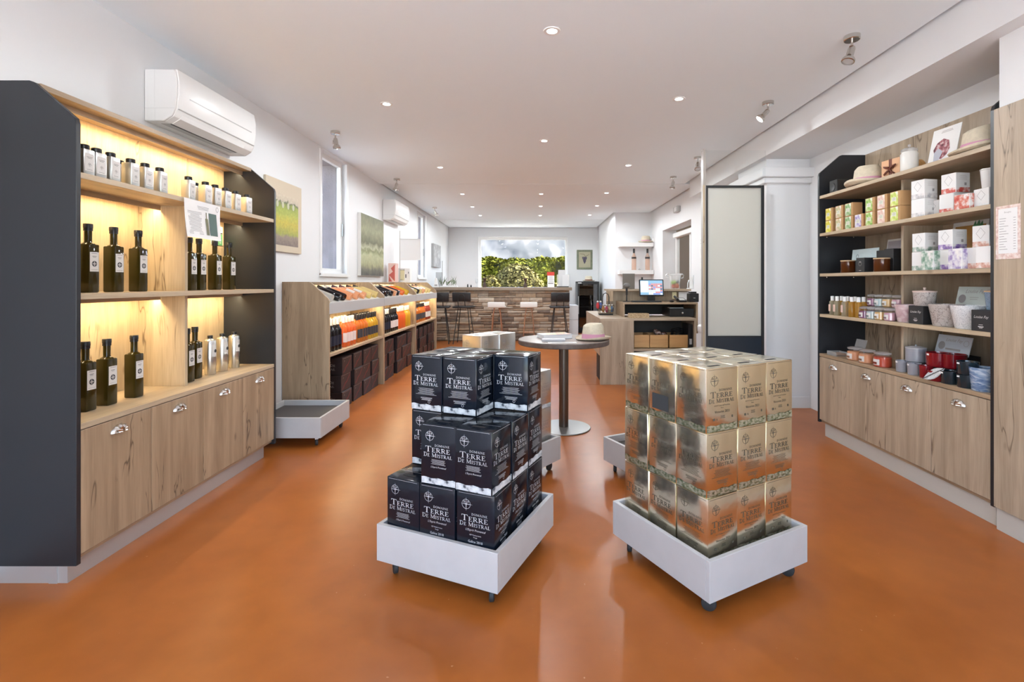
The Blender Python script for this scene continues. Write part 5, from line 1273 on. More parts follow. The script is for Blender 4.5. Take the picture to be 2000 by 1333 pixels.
rp(PN, 1857, 2.39, z, 'dark glass candle in front of the red bowls'); d1 = rp(PN, 1890, 2.39, z, 'dark glass candle, lower one of the stacked pair'); PN.at((d1.location.x, d1.location.y, z + .0725), 0, 'dark glass candle, upper one of the stacked pair')
PBL = pot('blue_marble_pot', 'candle pot', cup(.055, .066, .125), BLUM, extra=stick(.06, .125)); rp(PBL, 1923, 2.41, z, 'blue marbled candle pot at the near end of the worktop')
def b_(t, sy, sz):
    MB().box(0, .003, -sy/2, sy/2, 0, sz).build('board', mat('pale_lilac_card', (.56, .60, .66), .4), t)
    MB().flat(g_join(sans('Louise Fay', .020, .0, sz*.68, 'CENTER', .35), g_rect((-.05, sz*.22, .06, sz*.32)), g_stroke(arc(sy*.36, sz*.66, .018, .018, 0, 345, 14), .002, True)), (-.0008, 0, 0), (0, -1, 0), (0, 0, 1)).build('lettering', INKG, t)
    MB().flat(disc(-sy*.33, sz*.42, .026), (-.0008, 0, 0), (0, -1, 0), (0, 0, 1)).build('round_badge', INKG, t)
card('script_worktop_card', 'pale lilac script lettered card above the red bowls on the worktop', 2.60, 1857, z + .13, .25, .12, b_, 14)
rs2 = thing('card_riser', 'dark riser holding the pale lilac card', 'stand', (2.63, RYp(1857, 2.62), z)); MB().box(-.04, .07, -.12, .12, 0, .13).box(-.05, .08, -.13, .13, 0, .008).build('riser_body', BLACKM, rs2)

# ------------------------------------------------------------------ FROSTED SCREEN
SY = 4.80
sx0, sx1 = PX(1377, SY), PX(1491, SY)
scr = thing('frosted_screen', 'tall black framed frosted glass screen with wood edged post', 'screen', (sx0, SY, 0))
sw = sx1 - sx0; st = PZ(363, SY); zb = PZ(657, SY)
FRB = mat('black_steel_frame', (.022, .024, .026), .4)
MB().box(0, .022, -.02, .02, 0, st).build('stile', FRB, scr, bevel=.002); MB().box(sw - .026, sw, -.02, .02, 0, st).build('stile', FRB, scr, bevel=.002)
MB().box(.022, sw - .026, -.02, .02, st - .022, st).build('top_rail', FRB, scr, bevel=.002)
MB().box(.022, sw - .026, -.014, .014, 0, zb).build('lower_panel', mat('blue_black_panel', (.018, .026, .038), .35), scr)
MB().box(.022, sw - .026, -.016, .016, zb - .012, zb + .004).build('mid_rail', FRB, scr)
def frosted():
    m = bpy.data.materials.new('frosted_glass'); m.use_nodes = True; t = m.node_tree; t.nodes.clear(); L = t.links.new
    o = t.nodes.new('ShaderNodeOutputMaterial'); b = t.nodes.new('ShaderNodeBsdfPrincipled'); b.inputs['Base Color'].default_value = (.66, .66, .62, 1); b.inputs['Roughness'].default_value = .45
    tl = t.nodes.new('ShaderNodeBsdfTranslucent'); tl.inputs[0].default_value = (.85, .84, .78, 1)
    x = t.nodes.new('ShaderNodeMixShader'); x.inputs[0].default_value = .45; L(b.outputs[0], x.inputs[1]); L(tl.outputs[0], x.inputs[2]); L(x.outputs[0], o.inputs[0]); return m
MB().box(.022, sw - .026, -.004, .004, zb, st - .022).build('frosted_pane', frosted(), scr)
MB().box(-.028, 0, -.03, .03, 0, PZ(294, SY)).build('post', mat('post_taupe', (.33, .30, .27), .4), scr, bevel=.002)
MB().box(-.030, -.014, -.031, -.0302, 0, st).build('post_edge', OAKL, scr)
MB().box(0, BX - sx0, -.004, .004, st, PZ(294, SY)).build('clear_pane', GLASSP, scr)
# ------------------------------------------------------------------ TILL COUNTER
DKX, DKY = .798, 6.03
dk = thing('till_counter', 'pale oak till counter with open shelves and raised back', 'counter', (DKX, DKY, 0))
MB().box(0, .415, 0, .028, 0, .785).build('end_panel', GREYOAK, dk, bevel=.001)
MB().box(-.0, .415, 0, 1.65, .785, .812).build('wing_top', GREYOAKX, dk, bevel=.001)
MB().box(.0, .028, .028, 1.62, .35, .785).build('wing_front', GREYOAK, dk)
MB().box(.387, .415, .028, 1.40, 0, .785).build('wing_side', GREYOAK, dk)
MB().box(.415, 1.19, .02, .60, .785, .812).build('desk_top', GREYOAKX, dk, bevel=.001)
MB().box(.415, 1.19, .03, .58, .41, .435).build('shelf', GREYOAKX, dk, bevel=.001)
MB().box(1.165, 1.19, .03, .60, 0, .785).build('side_panel', GREYOAK, dk)
MB().box(.415, 1.165, .56, .585, 0, .785).build('back_panel', mat('dark_back', (.07, .06, .055), .7), dk)
# till shelf above the desk top
tx0, tx1, ty = .335, 1.30, .30
MB().box(tx0, tx1, ty, ty + .55, .975, .998).build('till_shelf', OAKX, dk, bevel=.001)
MB().box(tx0, tx0 + .022, ty, ty + .55, .812, .975).build('till_side', OAKZ, dk); MB().box(tx1 - .022, tx1, ty, ty + .55, .60, .975).build('till_side', OAKZ, dk)
MB().box(tx0, tx1, ty + .53, ty + .55, .812, .975).build('till_back', BLACKM, dk)
MB().box(.20, 1.34, ty + .552, ty + .572, .812, 1.14).build('front_screen', GREYOAK, dk)
MB().box(.20, 1.34, ty + .40, ty + .80, 1.14, 1.165).build('top_ledge', GREYOAKX, dk, bevel=.001)
MB().box(.20, .27, ty + .40, ty + .552, .998, 1.14).build('ledge_side', OAKZ, dk)
def dxyz(px, py, Y): return (PX(px, Y), Y, PZ(py, Y))
def desk(px, Y, z): return (PX(px, Y), Y, z)
# monitor
mo = thing('till_monitor', 'black touchscreen monitor showing a till menu', 'monitor', desk(1273, 6.62, .999))
mo.scale = (1.0, 1.0, 1.0)
m = MB().box(-.165, .165, -.012, .014, .075, .30).xf(Matrix.Rotation(R(-8), 4, 'X')); m.build('housing', BLACK, mo, bevel=.006)
MB().box(-.05, .05, -.02, .10, 0, .012).box(-.05, .05, .02, .05, .012, .16).build('stand', BLACK, mo, bevel=.004)
def scr_g(g): return MB().flat(g, (0, -.0128, 0), (1, 0, 0), (0, 0, 1)).xf(Matrix.Rotation(R(-8), 4, 'X'))
def screen_mat(n, c, e=.9): return mat(n, c, .3, emit=e)
sp = scr_g(g_rect((-.15, .09, .15, .287))).build('screen', screen_mat('screen_blue', (.22, .38, .52), .5), mo)
def scr2(g, n, c, e=.8): return MB().flat(g, (0, -.0135, 0), (1, 0, 0), (0, 0, 1)).xf(Matrix.Rotation(R(-8), 4, 'X')).build(n, screen_mat(n, c, e), sp)
scr2(g_rect((-.148, .125, -.045, .275)), 'receipt_field', (.75, .78, .80))
rs_ = random.Random(12); btn = {'red_keys': [], 'blue_keys': [], 'white_keys': [], 'dark_keys': []}
for i in range(6):
    for j in range(7):
        k = rs_.choice(['red_keys', 'red_keys', 'blue_keys', 'white_keys', 'dark_keys']) if j > 2 else rs_.choice(['red_keys', 'blue_keys', 'white_keys', 'white_keys'])
        x0, y0 = -.038 + i*.031, .093 + j*.022; btn[k].append((x0, y0, x0 + .027, y0 + .018))
for k, c in (('red_keys', (.55, .20, .18)), ('blue_keys', (.18, .22, .50)), ('white_keys', (.70, .70, .74)), ('dark_keys', (.10, .10, .14))): scr2(g_rect(*btn[k]), k, c, .6)
kb = thing('keyboard', 'flat dark keyboard in front of the till monitor', 'keyboard', desk(1262, 6.42, .999)); MB().box(-.19, .19, -.06, .06, 0, .012).build('tray', BLACKM, kb, bevel=.003); MB().box(-.18, .18, -.052, .052, .012, .018).build('keys', BLACK, kb)
sc_ = thing('barcode_scanner', 'black barcode scanner upright on its stand left of the monitor', 'scanner', desk(1224, 6.50, .999))
MB().lathe([(.001, 0), (.055, 0), (.055, .006), (.01, .012), (.008, .10)], 20).build('stand', BLACK, sc_, smooth=True); MB().tube([(0, 0, .09), (0, 0, .19)], .014).build('handle', BLACK, sc_, smooth=True); MB().ball((0, 0, .215), (.045, .04, .035)).build('head', mat('scanner_grey', (.14, .13, .12), .3), sc_, smooth=True)
lp = thing('dark_menu_board', 'dark upright menu board on the ledge left of the monitor', 'board', desk(1228, 6.90, 1.166)); MB().box(-.085, .085, 0, .012, 0, .215).build('panel', mat('taupe_board', (.14, .12, .10), .5), lp, bevel=.002); MB().box(-.08, .08, .01, .06, 0, .01).build('foot', BLACKM, lp)
ph = thing('desk_phone', 'black desk phone with pale keypad', 'phone', desk(1331, 6.45, .999))
MB().prism([(-.07, 0), (.07, 0), (.07, .055), (-.07, .02)], 'x', -.05, .05).build('body', BLACK, ph, bevel=.004); MB().flat(g_rect((-.035, -.05, .035, .04)), (0, 0, .0395), (1, 0, 0), (0, 1, .25)).build('keypad', mat('keypad_grey', (.60, .60, .58), .4), ph); MB().tube([(-.07, -.07, .035), (-.075, 0, .06), (-.07, .07, .07)], .016).build('handset', BLACK, ph, smooth=True)
ms = thing('computer_mouse', 'black computer mouse beside the desk phone', 'mouse', desk(1312, 6.42, .999)); MB().ball((0, 0, .012), (.03, .045, .016)).build('shell', BLACK, ms, smooth=True); MB().tube([(0, .04, .008), (.02, .12, .006), (-.05, .2, .006)], .002).build('cable', BLACK, ms)
pr = thing('receipt_printer', 'black receipt printer at the right end of the till shelf', 'printer', desk(1353, 6.5, .999))
MB().box(-.06, .06, -.07, .07, 0, .115).build('body', BLACK, pr, bevel=.008); MB().box(-.04, .04, -.03, .05, .115, .135).build('paper_slot', BLACKM, pr); MB().box(-.012, .012, -.0715, -.07, .05, .056).build('badge', LABEL, pr)
pp = thing('paper_pad', 'white sheet pinned to the back of the till shelf', 'paper', desk(1336, 6.80, 1.02)); MB().box(-.075, .075, -.004, 0, 0, .105).build('sheet', PAPER, pp)
pp = thing('yellow_note', 'pale yellow note beside the white sheet behind the till', 'paper', desk(1317, 6.79, 1.02)); MB().box(-.03, .03, -.004, 0, .01, .105).build('sheet', mat('yellow_paper', (.75, .68, .42), .6), pp)
# ice bucket
ib = thing('clear_fruit_bucket', 'clear bucket with wide rim holding plastic fruit on the ledge', 'bucket', desk(1318, 6.85, 1.166))
MB().lathe([(.001, .003), (.055, .003), (.058, .006), (.082, .19), (.095, .215), (.105, .213), (.098, .20), (.086, .19)], 30).build('bucket_glass', liquid('acrylic', (.95, .95, .95), .72), ib, smooth=True)
for s in (-1, 1): MB().tube([(s*.088, 0, .15), (s*.115, 0, .16), (s*.125, 0, .19), (s*.10, 0, .21)], .007).build('bucket_handle', LIDGLASS, ib, smooth=True)
FR_ = [('tomato', (.60, .08, .02), (-.022, .0, .035), .028), ('tomato', (.62, .12, .02), (.025, -.01, .038), .030), ('tomato', (.62, .16, .03), (.0, .03, .04), .028), ('tomato', (.66, .20, .05), (.03, .02, .07), .024), ('lime', (.30, .50, .04), (-.03, -.01, .09), .026), ('lime', (.38, .52, .06), (.0, .01, .095), .026), ('plum', (.03, .03, .06), (.035, -.005, .10), .021)]
cn = {}
for n_, c, p, r in FR_:
    k = cn.get(n_, 0); cn[n_] = k + 1
    q = thing('toy_' + n_, {'tomato': 'red orange ball fruit at the bottom of the clear bucket', 'lime': 'green fruit on top in the clear bucket', 'plum': 'dark plum on top in the clear bucket'}[n_] + {'tomato': [', left front', ', right front', ', at the back', ', upper right'][k], 'lime': [', left one', ', middle one'][k] if k < 2 else '', 'plum': ''}[n_], 'fruit', (ib.location.x + p[0], ib.location.y + p[1], ib.location.z + p[2]), group='fruit in the clear bucket')
    MB().ball((0, 0, 0), r, 14, 9).build('skin', mat(n_ + '_skin', c, .3), q, smooth=True); MB().tube([(0, 0, r*.9), (.003, 0, r*1.2)], .003, 6).build('stem', MGREEN, q)
bs = thing('card_holder', 'slanted white card holder at the right end of the ledge', 'holder', desk(1350, 6.8, 1.166)); MB().prism([(-.05, 0), (.02, 0), (.0, .17), (-.006, .17), (.008, .012), (-.05, .012)], 'y', -.05, .05).build('holder_body', WPLASTIC, bs); MB().tube([(.03, 0, 0), (.032, 0, .19)], .007).build('pen', STEEL, bs)
sb = thing('ledge_bottle', 'dark bottle top showing behind the till monitor', 'bottle', desk(1254, 7.0, 1.166)); MB().lathe([(.03, 0), (.033, .005), (.033, .09), (.012, .13)], 14).build('glass', OLIVE, sb, smooth=True); MB().lathe([(.013, .125), (.013, .165), (.001, .166)], 12).build('cap', BLACK, sb)
# under the till shelf
wt = thing('wicker_tray', 'flat woven wicker tray on the desk top', 'tray', desk(1247, 6.17, .813)); WICK = rampmat('wicker', [(.35, (.22, .13, .06)), (.5, (.46, .32, .18)), (.65, (.62, .48, .30))], 130, .7, 2)
MB().box(-.115, .115, -.06, .06, 0, .012).box(-.12, .12, -.068, -.058, 0, .055).box(-.12, .12, .058, .068, 0, .055).box(-.12, -.11, -.06, .06, 0, .055).box(.11, .12, -.06, .06, 0, .055).build('basketwork', WICK, wt)
cdw = thing('cash_drawer', 'black cash drawer under the till shelf', 'drawer', desk(1332, 6.36, .813)); MB().box(-.16, .15, -.02, .38, 0, .105).build('housing', BLACK, cdw, bevel=.004); MB().lathe([(.012, 0), (.012, .006), (.001, .007)], 14).xf(Matrix.Translation((.0, -.02, .05)) @ Matrix.Rotation(PI/2, 4, 'X')).build('lock', CHROME, cdw, smooth=True)
pd = thing('grey_tablet', 'grey tablet lying on the cash drawer', 'tablet', desk(1319, 6.45, .9185)); MB().box(-.09, .09, -.06, .06, 0, .012).build('tablet_body', mat('grey_tablet', (.35, .36, .36), .35), pd, bevel=.003); MB().box(-.08, .08, -.05, .05, .012, .0125).build('tablet_screen', mat('tablet_screen', (.10, .10, .11), .1), pd)
PBX = []
for k, px in enumerate((1253, 1286.5, 1326.5)):
    w_ = (.19, .225, .245)[k]
    q = thing('pine_crate', 'knotty pine storage box on the counter shelf, %s' % ['leftmost', 'middle', 'rightmost'][k], 'wooden box', desk(px, 6.14, .436), group='pine boxes under the counter')
    a = w_/2; 
    for (x0, x1, y0, y1) in ((-a, a, -.012, 0), (-a, a, .30, .312), (-a, -a + .012, 0, .30), (a - .012, a, 0, .30)): MB().box(x0, x1, y0, y1, 0, .165).build('board', PINE, q, bevel=.001)
    MB().box(-a, a, -.012, .312, 0, .008).build('bottom', PINE, q)
cl = thing('bundled_cloth', 'crumpled dark red bundle in the middle pine box', 'cloth', desk(1288, 6.30, .45)); m = MB()
for k in range(9): m.ball((random.uniform(-.08, .08), random.uniform(-.08, .10), random.uniform(.10, .19)), (random.uniform(.03, .05), .05, .03), 8, 6)
m.build('bundle', rampmat('cellophane', [(.35, (.06, .03, .03)), (.5, (.22, .12, .10)), (.7, (.50, .42, .38))], 22, .25, 4), cl, smooth=True)
cl = thing('cable_coil', 'coiled dark cables in the right pine box', 'cables', desk(1322, 6.30, .45)); m = MB()
for k in range(5): m.tube([(.08*math.cos(a/2)*(1 - .05*k), .07*math.sin(a/2), .13 + .02*k + .01*math.sin(a)) for a in range(13)], .007, 6)
m.build('cable_loops', BLACKM, cl, smooth=True)
bi = thing('black_binder', 'black box file standing at the right of the pine boxes', 'binder', desk(1349, 6.10, .436)); MB().box(-.028, .028, 0, .26, 0, .30).build('cover', BLACK, bi, bevel=.003); MB().box(-.015, .015, -.0008, 0, .05, .12).build('spine_label', GPLASTIC, bi)
# wire basket with dolls on the wing
bk = thing('wire_basket', 'open wire basket with a tall handle on the counter wing', 'basket', desk(1183, 6.72, .813)); m = MB()
for z_ in (.02, .07, .13): m.tube([(.10*math.cos(a*PI/8)*(1 + z_), .075*math.sin(a*PI/8)*(1 + z_), z_) for a in range(16)], .004, 6, True)
for a in range(10): m.tube([(.10*math.cos(a*PI/5), .075*math.sin(a*PI/5), .02), (.115*math.cos(a*PI/5), .085*math.sin(a*PI/5), .13)], .003, 6)
m.build('wire_body', mat('rust_wire', (.18, .13, .08), .5, metal=.6), bk, smooth=True)
MB().tube([(-.045, 0, .13), (-.045, 0, .24), (-.03, 0, .285), (0, 0, .30), (.03, 0, .285), (.045, 0, .24), (.045, 0, .13)], .006).build('basket_handle', BLACKM, bk, smooth=True); MB().box(-.09, .09, -.07, .07, 0, .018).build('base', BLACKM, bk)
DC = [(.45, .04, .05), (.08, .12, .30), (.50, .22, .08), (.32, .05, .10), (.55, .45, .30), (.10, .20, .35)]
for k, c in enumerate(DC):
    q = thing('fabric_pouch', ['red', 'blue', 'orange', 'wine red', 'straw coloured', 'teal blue'][k] + ' fabric keyring pouch in the wire basket', 'pouch', (bk.location.x - .115 + .04*k, bk.location.y - .05 + .02*(k % 3), bk.location.z + .06 + (.05 if k < 2 else 0)), group='pouches in the wire basket')
    MB().ball((0, 0, .02), (.022, .02, .045), 10, 8).build('cloth_body', mat('pouch_cloth', c, .8), q, smooth=True); MB().ball((0, 0, .072), .014, 8, 6).build('bead', LABEL, q, smooth=True)
# bottle rack under the wing
wr = thing('bottle_rack', 'black wire bottle rack under the counter wing', 'rack', (DKX + .06, 6.35, 0)); m = MB()
for z_ in (.03, .14, .25, .36): m.box(-.03, .30, 0, .008, z_, z_ + .012).box(-.03, .30, .25, .258, z_, z_ + .012)
for x in (-.03, .13, .29): m.box(x, x + .012, 0, .26, 0, .40)
m.build('rack_frame', BLACKM, wr)
for i in range(2):
    for j in range(3):
        q = PW['redb'].at((wr.location.x + .06 + i*.16, wr.location.y + .02, .083 + j*.11), (R(-90), 0, 0), 'dark bottle lying in the black wire rack, %s row, %s' % (['bottom', 'middle', 'top'][j], ['left', 'right'][i]), 'bottles in the black wire rack')
bn = thing('white_bin', 'white padded stool top at the right of the counter', 'stool', (2.06, 5.81, 0)); MB().lathe([(.001, .66), (.12, .66), (.135, .68), (.135, .74), (.12, .755), (.001, .76)], 24).build('seat', WPLASTIC, bn, smooth=True); MB().lathe([(.03, .02), (.03, .66)], 14).build('column', BLACKM, bn, smooth=True); MB().lathe([(.16, 0), (.16, .01), (.04, .02)], 20).build('base', BLACKM, bn, smooth=True)
# floating shelves with rose bottles
for i, (py0, py1) in enumerate(((470, 481), (527, 535))):
    Ys = 10.06
    q = thing('floating_shelf', ['upper white floating shelf on the wall return', 'lower white floating shelf on the wall return'][i], 'shelf', (PX(1210, Ys), Ys, PZ(py1, Ys) - .01), group='floating shelves')
    MB().box(0, 2.43 - PX(1210, Ys), 0, .24, 0, .085).build('board', WPLASTIC, q, bevel=.003); MB().box(.02, 2.40 - PX(1210, Ys), .235, .2395, -.01, .0).build('wall_cleat', WHITE, q)
zs2 = PZ(535, 10.06) - .01 + .0855
PRS = Proto(wine(liquid('pale_rose_tall', (.93, .76, .66), .5), BLACK, None, r=.048, h=.44, name='rose_bottle'))
PRS.at((PX(1238.5, 10.12), 10.14, zs2), R(-110), 'tall pale rose bottle on the lower floating shelf, left one', 'rose bottles on the floating shelf'); PRS.at((PX(1265, 10.12), 10.14, zs2), R(-110), 'tall pale rose bottle on the lower floating shelf, right one', 'rose bottles on the floating shelf')
q = thing('glass_stopper', 'small dark stopper between the two rose bottles', 'stopper', (PX(1249, 10.1), 10.1, zs2)); MB().lathe([(.03, 0), (.03, .012), (.012, .02), (.014, .03), (.001, .034)], 12).build('stopper_body', GPLASTIC, q, smooth=True)
for o in [o for o in COL.objects if o.name.startswith('rose_bottle')]:
    MB().lathe([(.0487, .235), (.0490, .237), (.0490, .268), (.0487, .270)], 14).build('dark_band', BLACKM, o, smooth=True)
zs1 = PZ(481, 10.06) - .01 + .0855
HP.at((PX(1262, 10.14), 10.16, zs1 + .001), R(80), 'straw hat with pink band on the upper floating shelf')
q = thing('white_pot', 'small white vase beside the hat on the upper floating shelf', 'vase', (PX(1276, 10.1), 10.1, zs1)); MB().lathe([(.03, 0), (.035, .02), (.03, .09), (.022, .10)], 16).build('vase_body', CERW, q, smooth=True)
# wall bits by the door
q = thing('emergency_lamp', 'small white wall lamp above the glass door', 'lamp', (XR - .001, 8.35, 2.45)); MB().box(-.06, 0, -.12, .12, 0, .10).build('housing', GPLASTIC, q, bevel=.008); MB().box(-.075, -.06, -.10, .02, .01, .085).build('diffuser', WPLASTIC, q, bevel=.01)
q = thing('wall_notice', 'white paper notice on the wall beside the screen', 'paper sign', (XR - .002, 7.05, 1.62)); MB().box(-.003, 0, 0, .22, 0, .30).build('sheet', PAPER, q); MB().flat(lines(-.20, -.02, .03, .27, 9, rn, .2), (-.0035, 0, 0), (0, -1, 0), (0, 0, 1)).build('print', INKG, q)
q = thing('wall_switch', 'white double light switch below the wall notice', 'switch', (XR - .002, 7.05, 1.44)); MB().box(-.008, 0, .02, .18, 0, .10).build('plate', WPLASTIC, q, bevel=.003); MB().box(-.012, -.008, .03, .09, .015, .085).build('rocker', WPLASTIC, q); MB().box(-.012, -.008, .11, .17, .015, .085).build('rocker', WPLASTIC, q)

# ------------------------------------------------------------------ BAR
BY = 10.6; bx0, bx1 = -2.28, PX(1113, BY)
STONE = rampmat('ledger_stone', [(.05, (.16, .12, .095)), (.3, (.34, .24, .165)), (.5, (.46, .33, .22)), (.7, (.40, .34, .28)), (.95, (.58, .46, .34))], 14, .85, 6, .4, byobj=True, bump=.5)
bar = thing('stone_bar', 'long bar counter clad in brown ledger stone with wooden top', 'bar', (bx0, BY, 0))
MB().box(0, bx1 - bx0 - .01, .05, .62, 0, 1.09).build('core', mat('mortar', (.16, .13, .11), .95), bar)
MB().box(0, bx1 - bx0 + .04, -.10, .66, 1.09, 1.155).build('countertop', wood('bar_top_wood', 'x', (.22, .16, .11), (.33, .25, .18), (.08, .05, .03), crack=.2), bar, bevel=.003)
rs_ = random.Random(21); zc = .005; vis0 = PX(852, BY) - bx0
while zc < 1.05:
    h = min(rs_.uniform(.055, .105), 1.088 - zc); x = max(.0, vis0 - rs_.uniform(0, .3))
    while x < bx1 - bx0 - .012:
        w_ = min(rs_.uniform(.14, .46), bx1 - bx0 - .008 - x)
        if bx1 - bx0 - .008 - x - w_ < .06: w_ = bx1 - bx0 - .008 - x
        nrow = 1 if rs_.random() < .6 or h < .08 else 2
        for r_ in range(nrow):
            hh = h/nrow; d = rs_.uniform(-.012, .022)
            x0, x1, z0, z1 = x + .003, x + w_ - .003, zc + r_*hh + .003, zc + (r_+1)*hh - .003
            n_ = 4; vs, fs = [], []
            for i in range(n_ + 1):
                u = i/n_; edge = .006 if i in (0, n_) else 0
                jz = rs_.uniform(-.004, .004)
                vs += [(x0 + (x1-x0)*u, d + edge + .008 + rs_.uniform(-.004, .004), z0), (x0 + (x1-x0)*u, d + edge - .004 + rs_.uniform(-.009, .009), (z0 + z1)/2 + jz), (x0 + (x1-x0)*u, d + edge + .008 + rs_.uniform(-.004, .004), z1), (x0 + (x1-x0)*u, .052, z1), (x0 + (x1-x0)*u, .052, z0)]
            for i in range(n_):
                for k in range(5): fs.append((i*5+k, i*5+(k+1) % 5, (i+1)*5+(k+1) % 5, (i+1)*5+k))
            fs += [(0, 1, 2, 3, 4), tuple(n_*5 + k for k in (4, 3, 2, 1, 0))]
            MB().add(vs, fs).build('stone', STONE, bar)
        x += w_
    zc += h
# stools
DKM = mat('black_leatherette', (.018, .018, .02), .4); WLE = mat('white_leatherette', (.74, .72, .69), .4); COPPER = mat('copper_wire', (.52, .27, .17), .35, metal=.8)
def stool_black():
    t = thing('bar_stool', '', 'bar stool')
    MB().box(-.20, .20, -.19, .19, .735, .775).build('seat', DKM, t, bevel=.018, smooth=True, seg=3)
    bk_ = MB().box(-.19, .19, -.018, .018, 0, .19).xf(Matrix.Translation((0, -.20, .87)) @ Matrix.Rotation(R(8), 4, 'X')); bk_.build('backrest', DKM, t, bevel=.016, smooth=True, seg=3)
    m = MB().tube([(-.07, -.12, .74), (-.07, -.205, .80), (-.07, -.232, .90), (-.065, -.240, .98), (-.04, -.243, 1.015), (0, -.244, 1.025), (.04, -.243, 1.015), (.065, -.240, .98), (.07, -.232, .90), (.07, -.205, .80), (.07, -.12, .74)], .008, 8); m.build('back_wire', BLACKM, t, smooth=True)
    for sx in (-1, 1):
        for sy in (-1, 1): MB().tube([(sx*.10, sy*.09, .74), (sx*.185, sy*.175, 0)], .009, 8).build('leg', BLACKM, t, smooth=True)
    MB().tube([(sx*.158, sy*.148, .24) for sx, sy in ((-1, -1), (1, -1), (1, 1), (-1, 1))], .006, 6, True).build('footrest', BLACKM, t, smooth=True)
    return t
def stool_white():
    t = thing('bar_stool', '', 'bar stool')
    MB().box(-.178, .178, -.17, .17, .735, .765).build('seat', WLE, t, bevel=.014, smooth=True, seg=3)
    MB().box(-.178, .178, -.19, -.15, .740, .855).build('low_back', WLE, t, bevel=.016, smooth=True, seg=3)
    for sx in (-1, 1):
        for sy in (-1, 1): MB().tube([(sx*.05 + .0, sy*.05, .735), (sx*.075, sy*.08, .60), (sx*.125, sy*.14, .0)], .009, 8).build('leg', COPPER, t, smooth=True)
    MB().tube([(sx*.108, sy*.12, .22) for sx, sy in ((-1, -1), (1, -1), (1, 1), (-1, 1))], .006, 6, True).build('footrest', COPPER, t, smooth=True)
    return t
SB, SW_ = Proto(stool_black), Proto(stool_white); Yst = 10.20
for px, rz, d in ((861, .1, 'black bar stool partly behind the farthest wine shelf unit'), (907, -.1, 'black bar stool second from the left at the bar'), (1092, .05, 'black bar stool at the right end of the bar')): SB.at((PX(px, Yst), Yst - .05, 0), rz, d, 'bar stools')
for px, d in ((970, 'white low backed copper legged stool, left of the white pair'), (1033, 'white low backed copper legged stool, right of the white pair')): SW_.at((PX(px, Yst), Yst + .08, 0), 0, d, 'bar stools')
q = thing('bar_return', 'low white boxed wall end beside the stone bar', 'partition', (bx1 + .02, 11.05, 0)); MB().box(0, .20, 0, .6, 0, .42).build('lower_block', WHITE, q); MB().box(0, .20, 0, .6, .425, .74).build('upper_block', WHITE, q)
BT = 1.156
def barat(px, dy=.2): Y = BY + dy; return (PX(px, Y), Y, BT)
for k, px in enumerate((946.5, 1026)):
    q = thing('spittoon_vase', 'dark hourglass vase on the bar, %s one' % ['left', 'right'][k], 'vase', barat(px), group='hourglass vases on the bar')
    MB().lathe([(.042, 0), (.045, .008), (.032, .06), (.018, .10), (.024, .14), (.046, .19), (.048, .196), (.040, .192), (.001, .15)], 20).build('vase_body', mat('dark_walnut', (.06, .03, .02), .3), q, smooth=True); MB().lathe([(.047, .196), (.0485, .198), (.044, .199)], 20).build('rim', mat('walnut_rim', (.10, .05, .03), .3), q, smooth=True)
def wglass():
    t = thing('wine_glass', '', 'glass')
    MB().lathe([(.034, 0), (.034, .002), (.006, .006), (.004, .012), (.004, .08)], 18).build('stem', JARGLASS, t, smooth=True); MB().lathe([(.004, .08), (.025, .095), (.036, .12), (.034, .155), (.029, .185)], 18).build('bowl', JARGLASS, t, smooth=True); return t
WG = Proto(wglass)
for k, px in enumerate((931, 962, 1013, 1042)): WG.at(barat(px, .25), 0, 'clear wine glass on the bar, %s from the left' % ORD[k], 'wine glasses on the bar')
q = thing('folded_menu', 'red and white standing menu card on the bar', 'menu', barat(1076)); MB().box(-.075, .075, -.004, .004, 0, .33).build('card', PAPER, q); MB().flat(g_rect((-.085, .255, .075, .335)), (0, -.006, 0), (1, 0, 0), (0, 0, 1)).build('red_header', mat('bright_red_print', (.62, .05, .03), .5), q); MB().flat(g_join(g_rect((-.06, .07, .05, .10)), lines(-.06, .06, .11, .24, 6, rn, .3)), (0, -.006, 0), (1, 0, 0), (0, 0, 1)).build('print', INKG, q)
q = thing('acrylic_display', 'clear acrylic stand with grey leaflets at the right of the bar', 'display', barat(1099)); MB().box(-.13, .13, -.05, .05, 0, .02).build('foot', BLACKM, q); MB().box(-.13, .14, .0, .006, .02, .28).build('acrylic_sheet', clear('grey_acrylic', (.80, .80, .80), .1), q); MB().box(-.10, .06, -.012, -.004, .02, .38).build('leaflet', mat('pale_grey_leaflet', (.55, .55, .56), .5), q); MB().box(-.01, .13, -.03, -.018, .02, .27).build('leaflet', mat('pale_grey_leaflet2', (.62, .62, .63), .5), q)
q = thing('bar_plant', 'slim leaved green plant in a pale trough on the bar', 'plant', barat(876, .25)); MB().box(-.20, .20, -.05, .05, 0, .03).build('trough', WPLASTIC, q, bevel=.004); LFM = mat('plant_leaf', (.10, .14, .05), .5)
rp_ = random.Random(6)
for k in range(22):
    x = rp_.uniform(-.17, .17); a = rp_.uniform(-.9, .9); l = rp_.uniform(.08, .26)
    tip = (x + math.sin(a)*l, rp_.uniform(-.04, .04), .03 + math.cos(a)*l); mid = (x + math.sin(a)*l*.5, tip[1]*.5, .03 + math.cos(a)*l*.55)
    MB().add([(x, 0, .03), (mid[0] - .008, mid[1], mid[2]), tip, (mid[0] + .008, mid[1], mid[2] - .004)], [(0, 1, 2, 3)]).build('leaf', LFM, q)
MB().tube([(-.135, 0, .03), (-.137, 0, .58)], .006, 6).build('stake', mat('stake', (.30, .28, .26), .6), q)
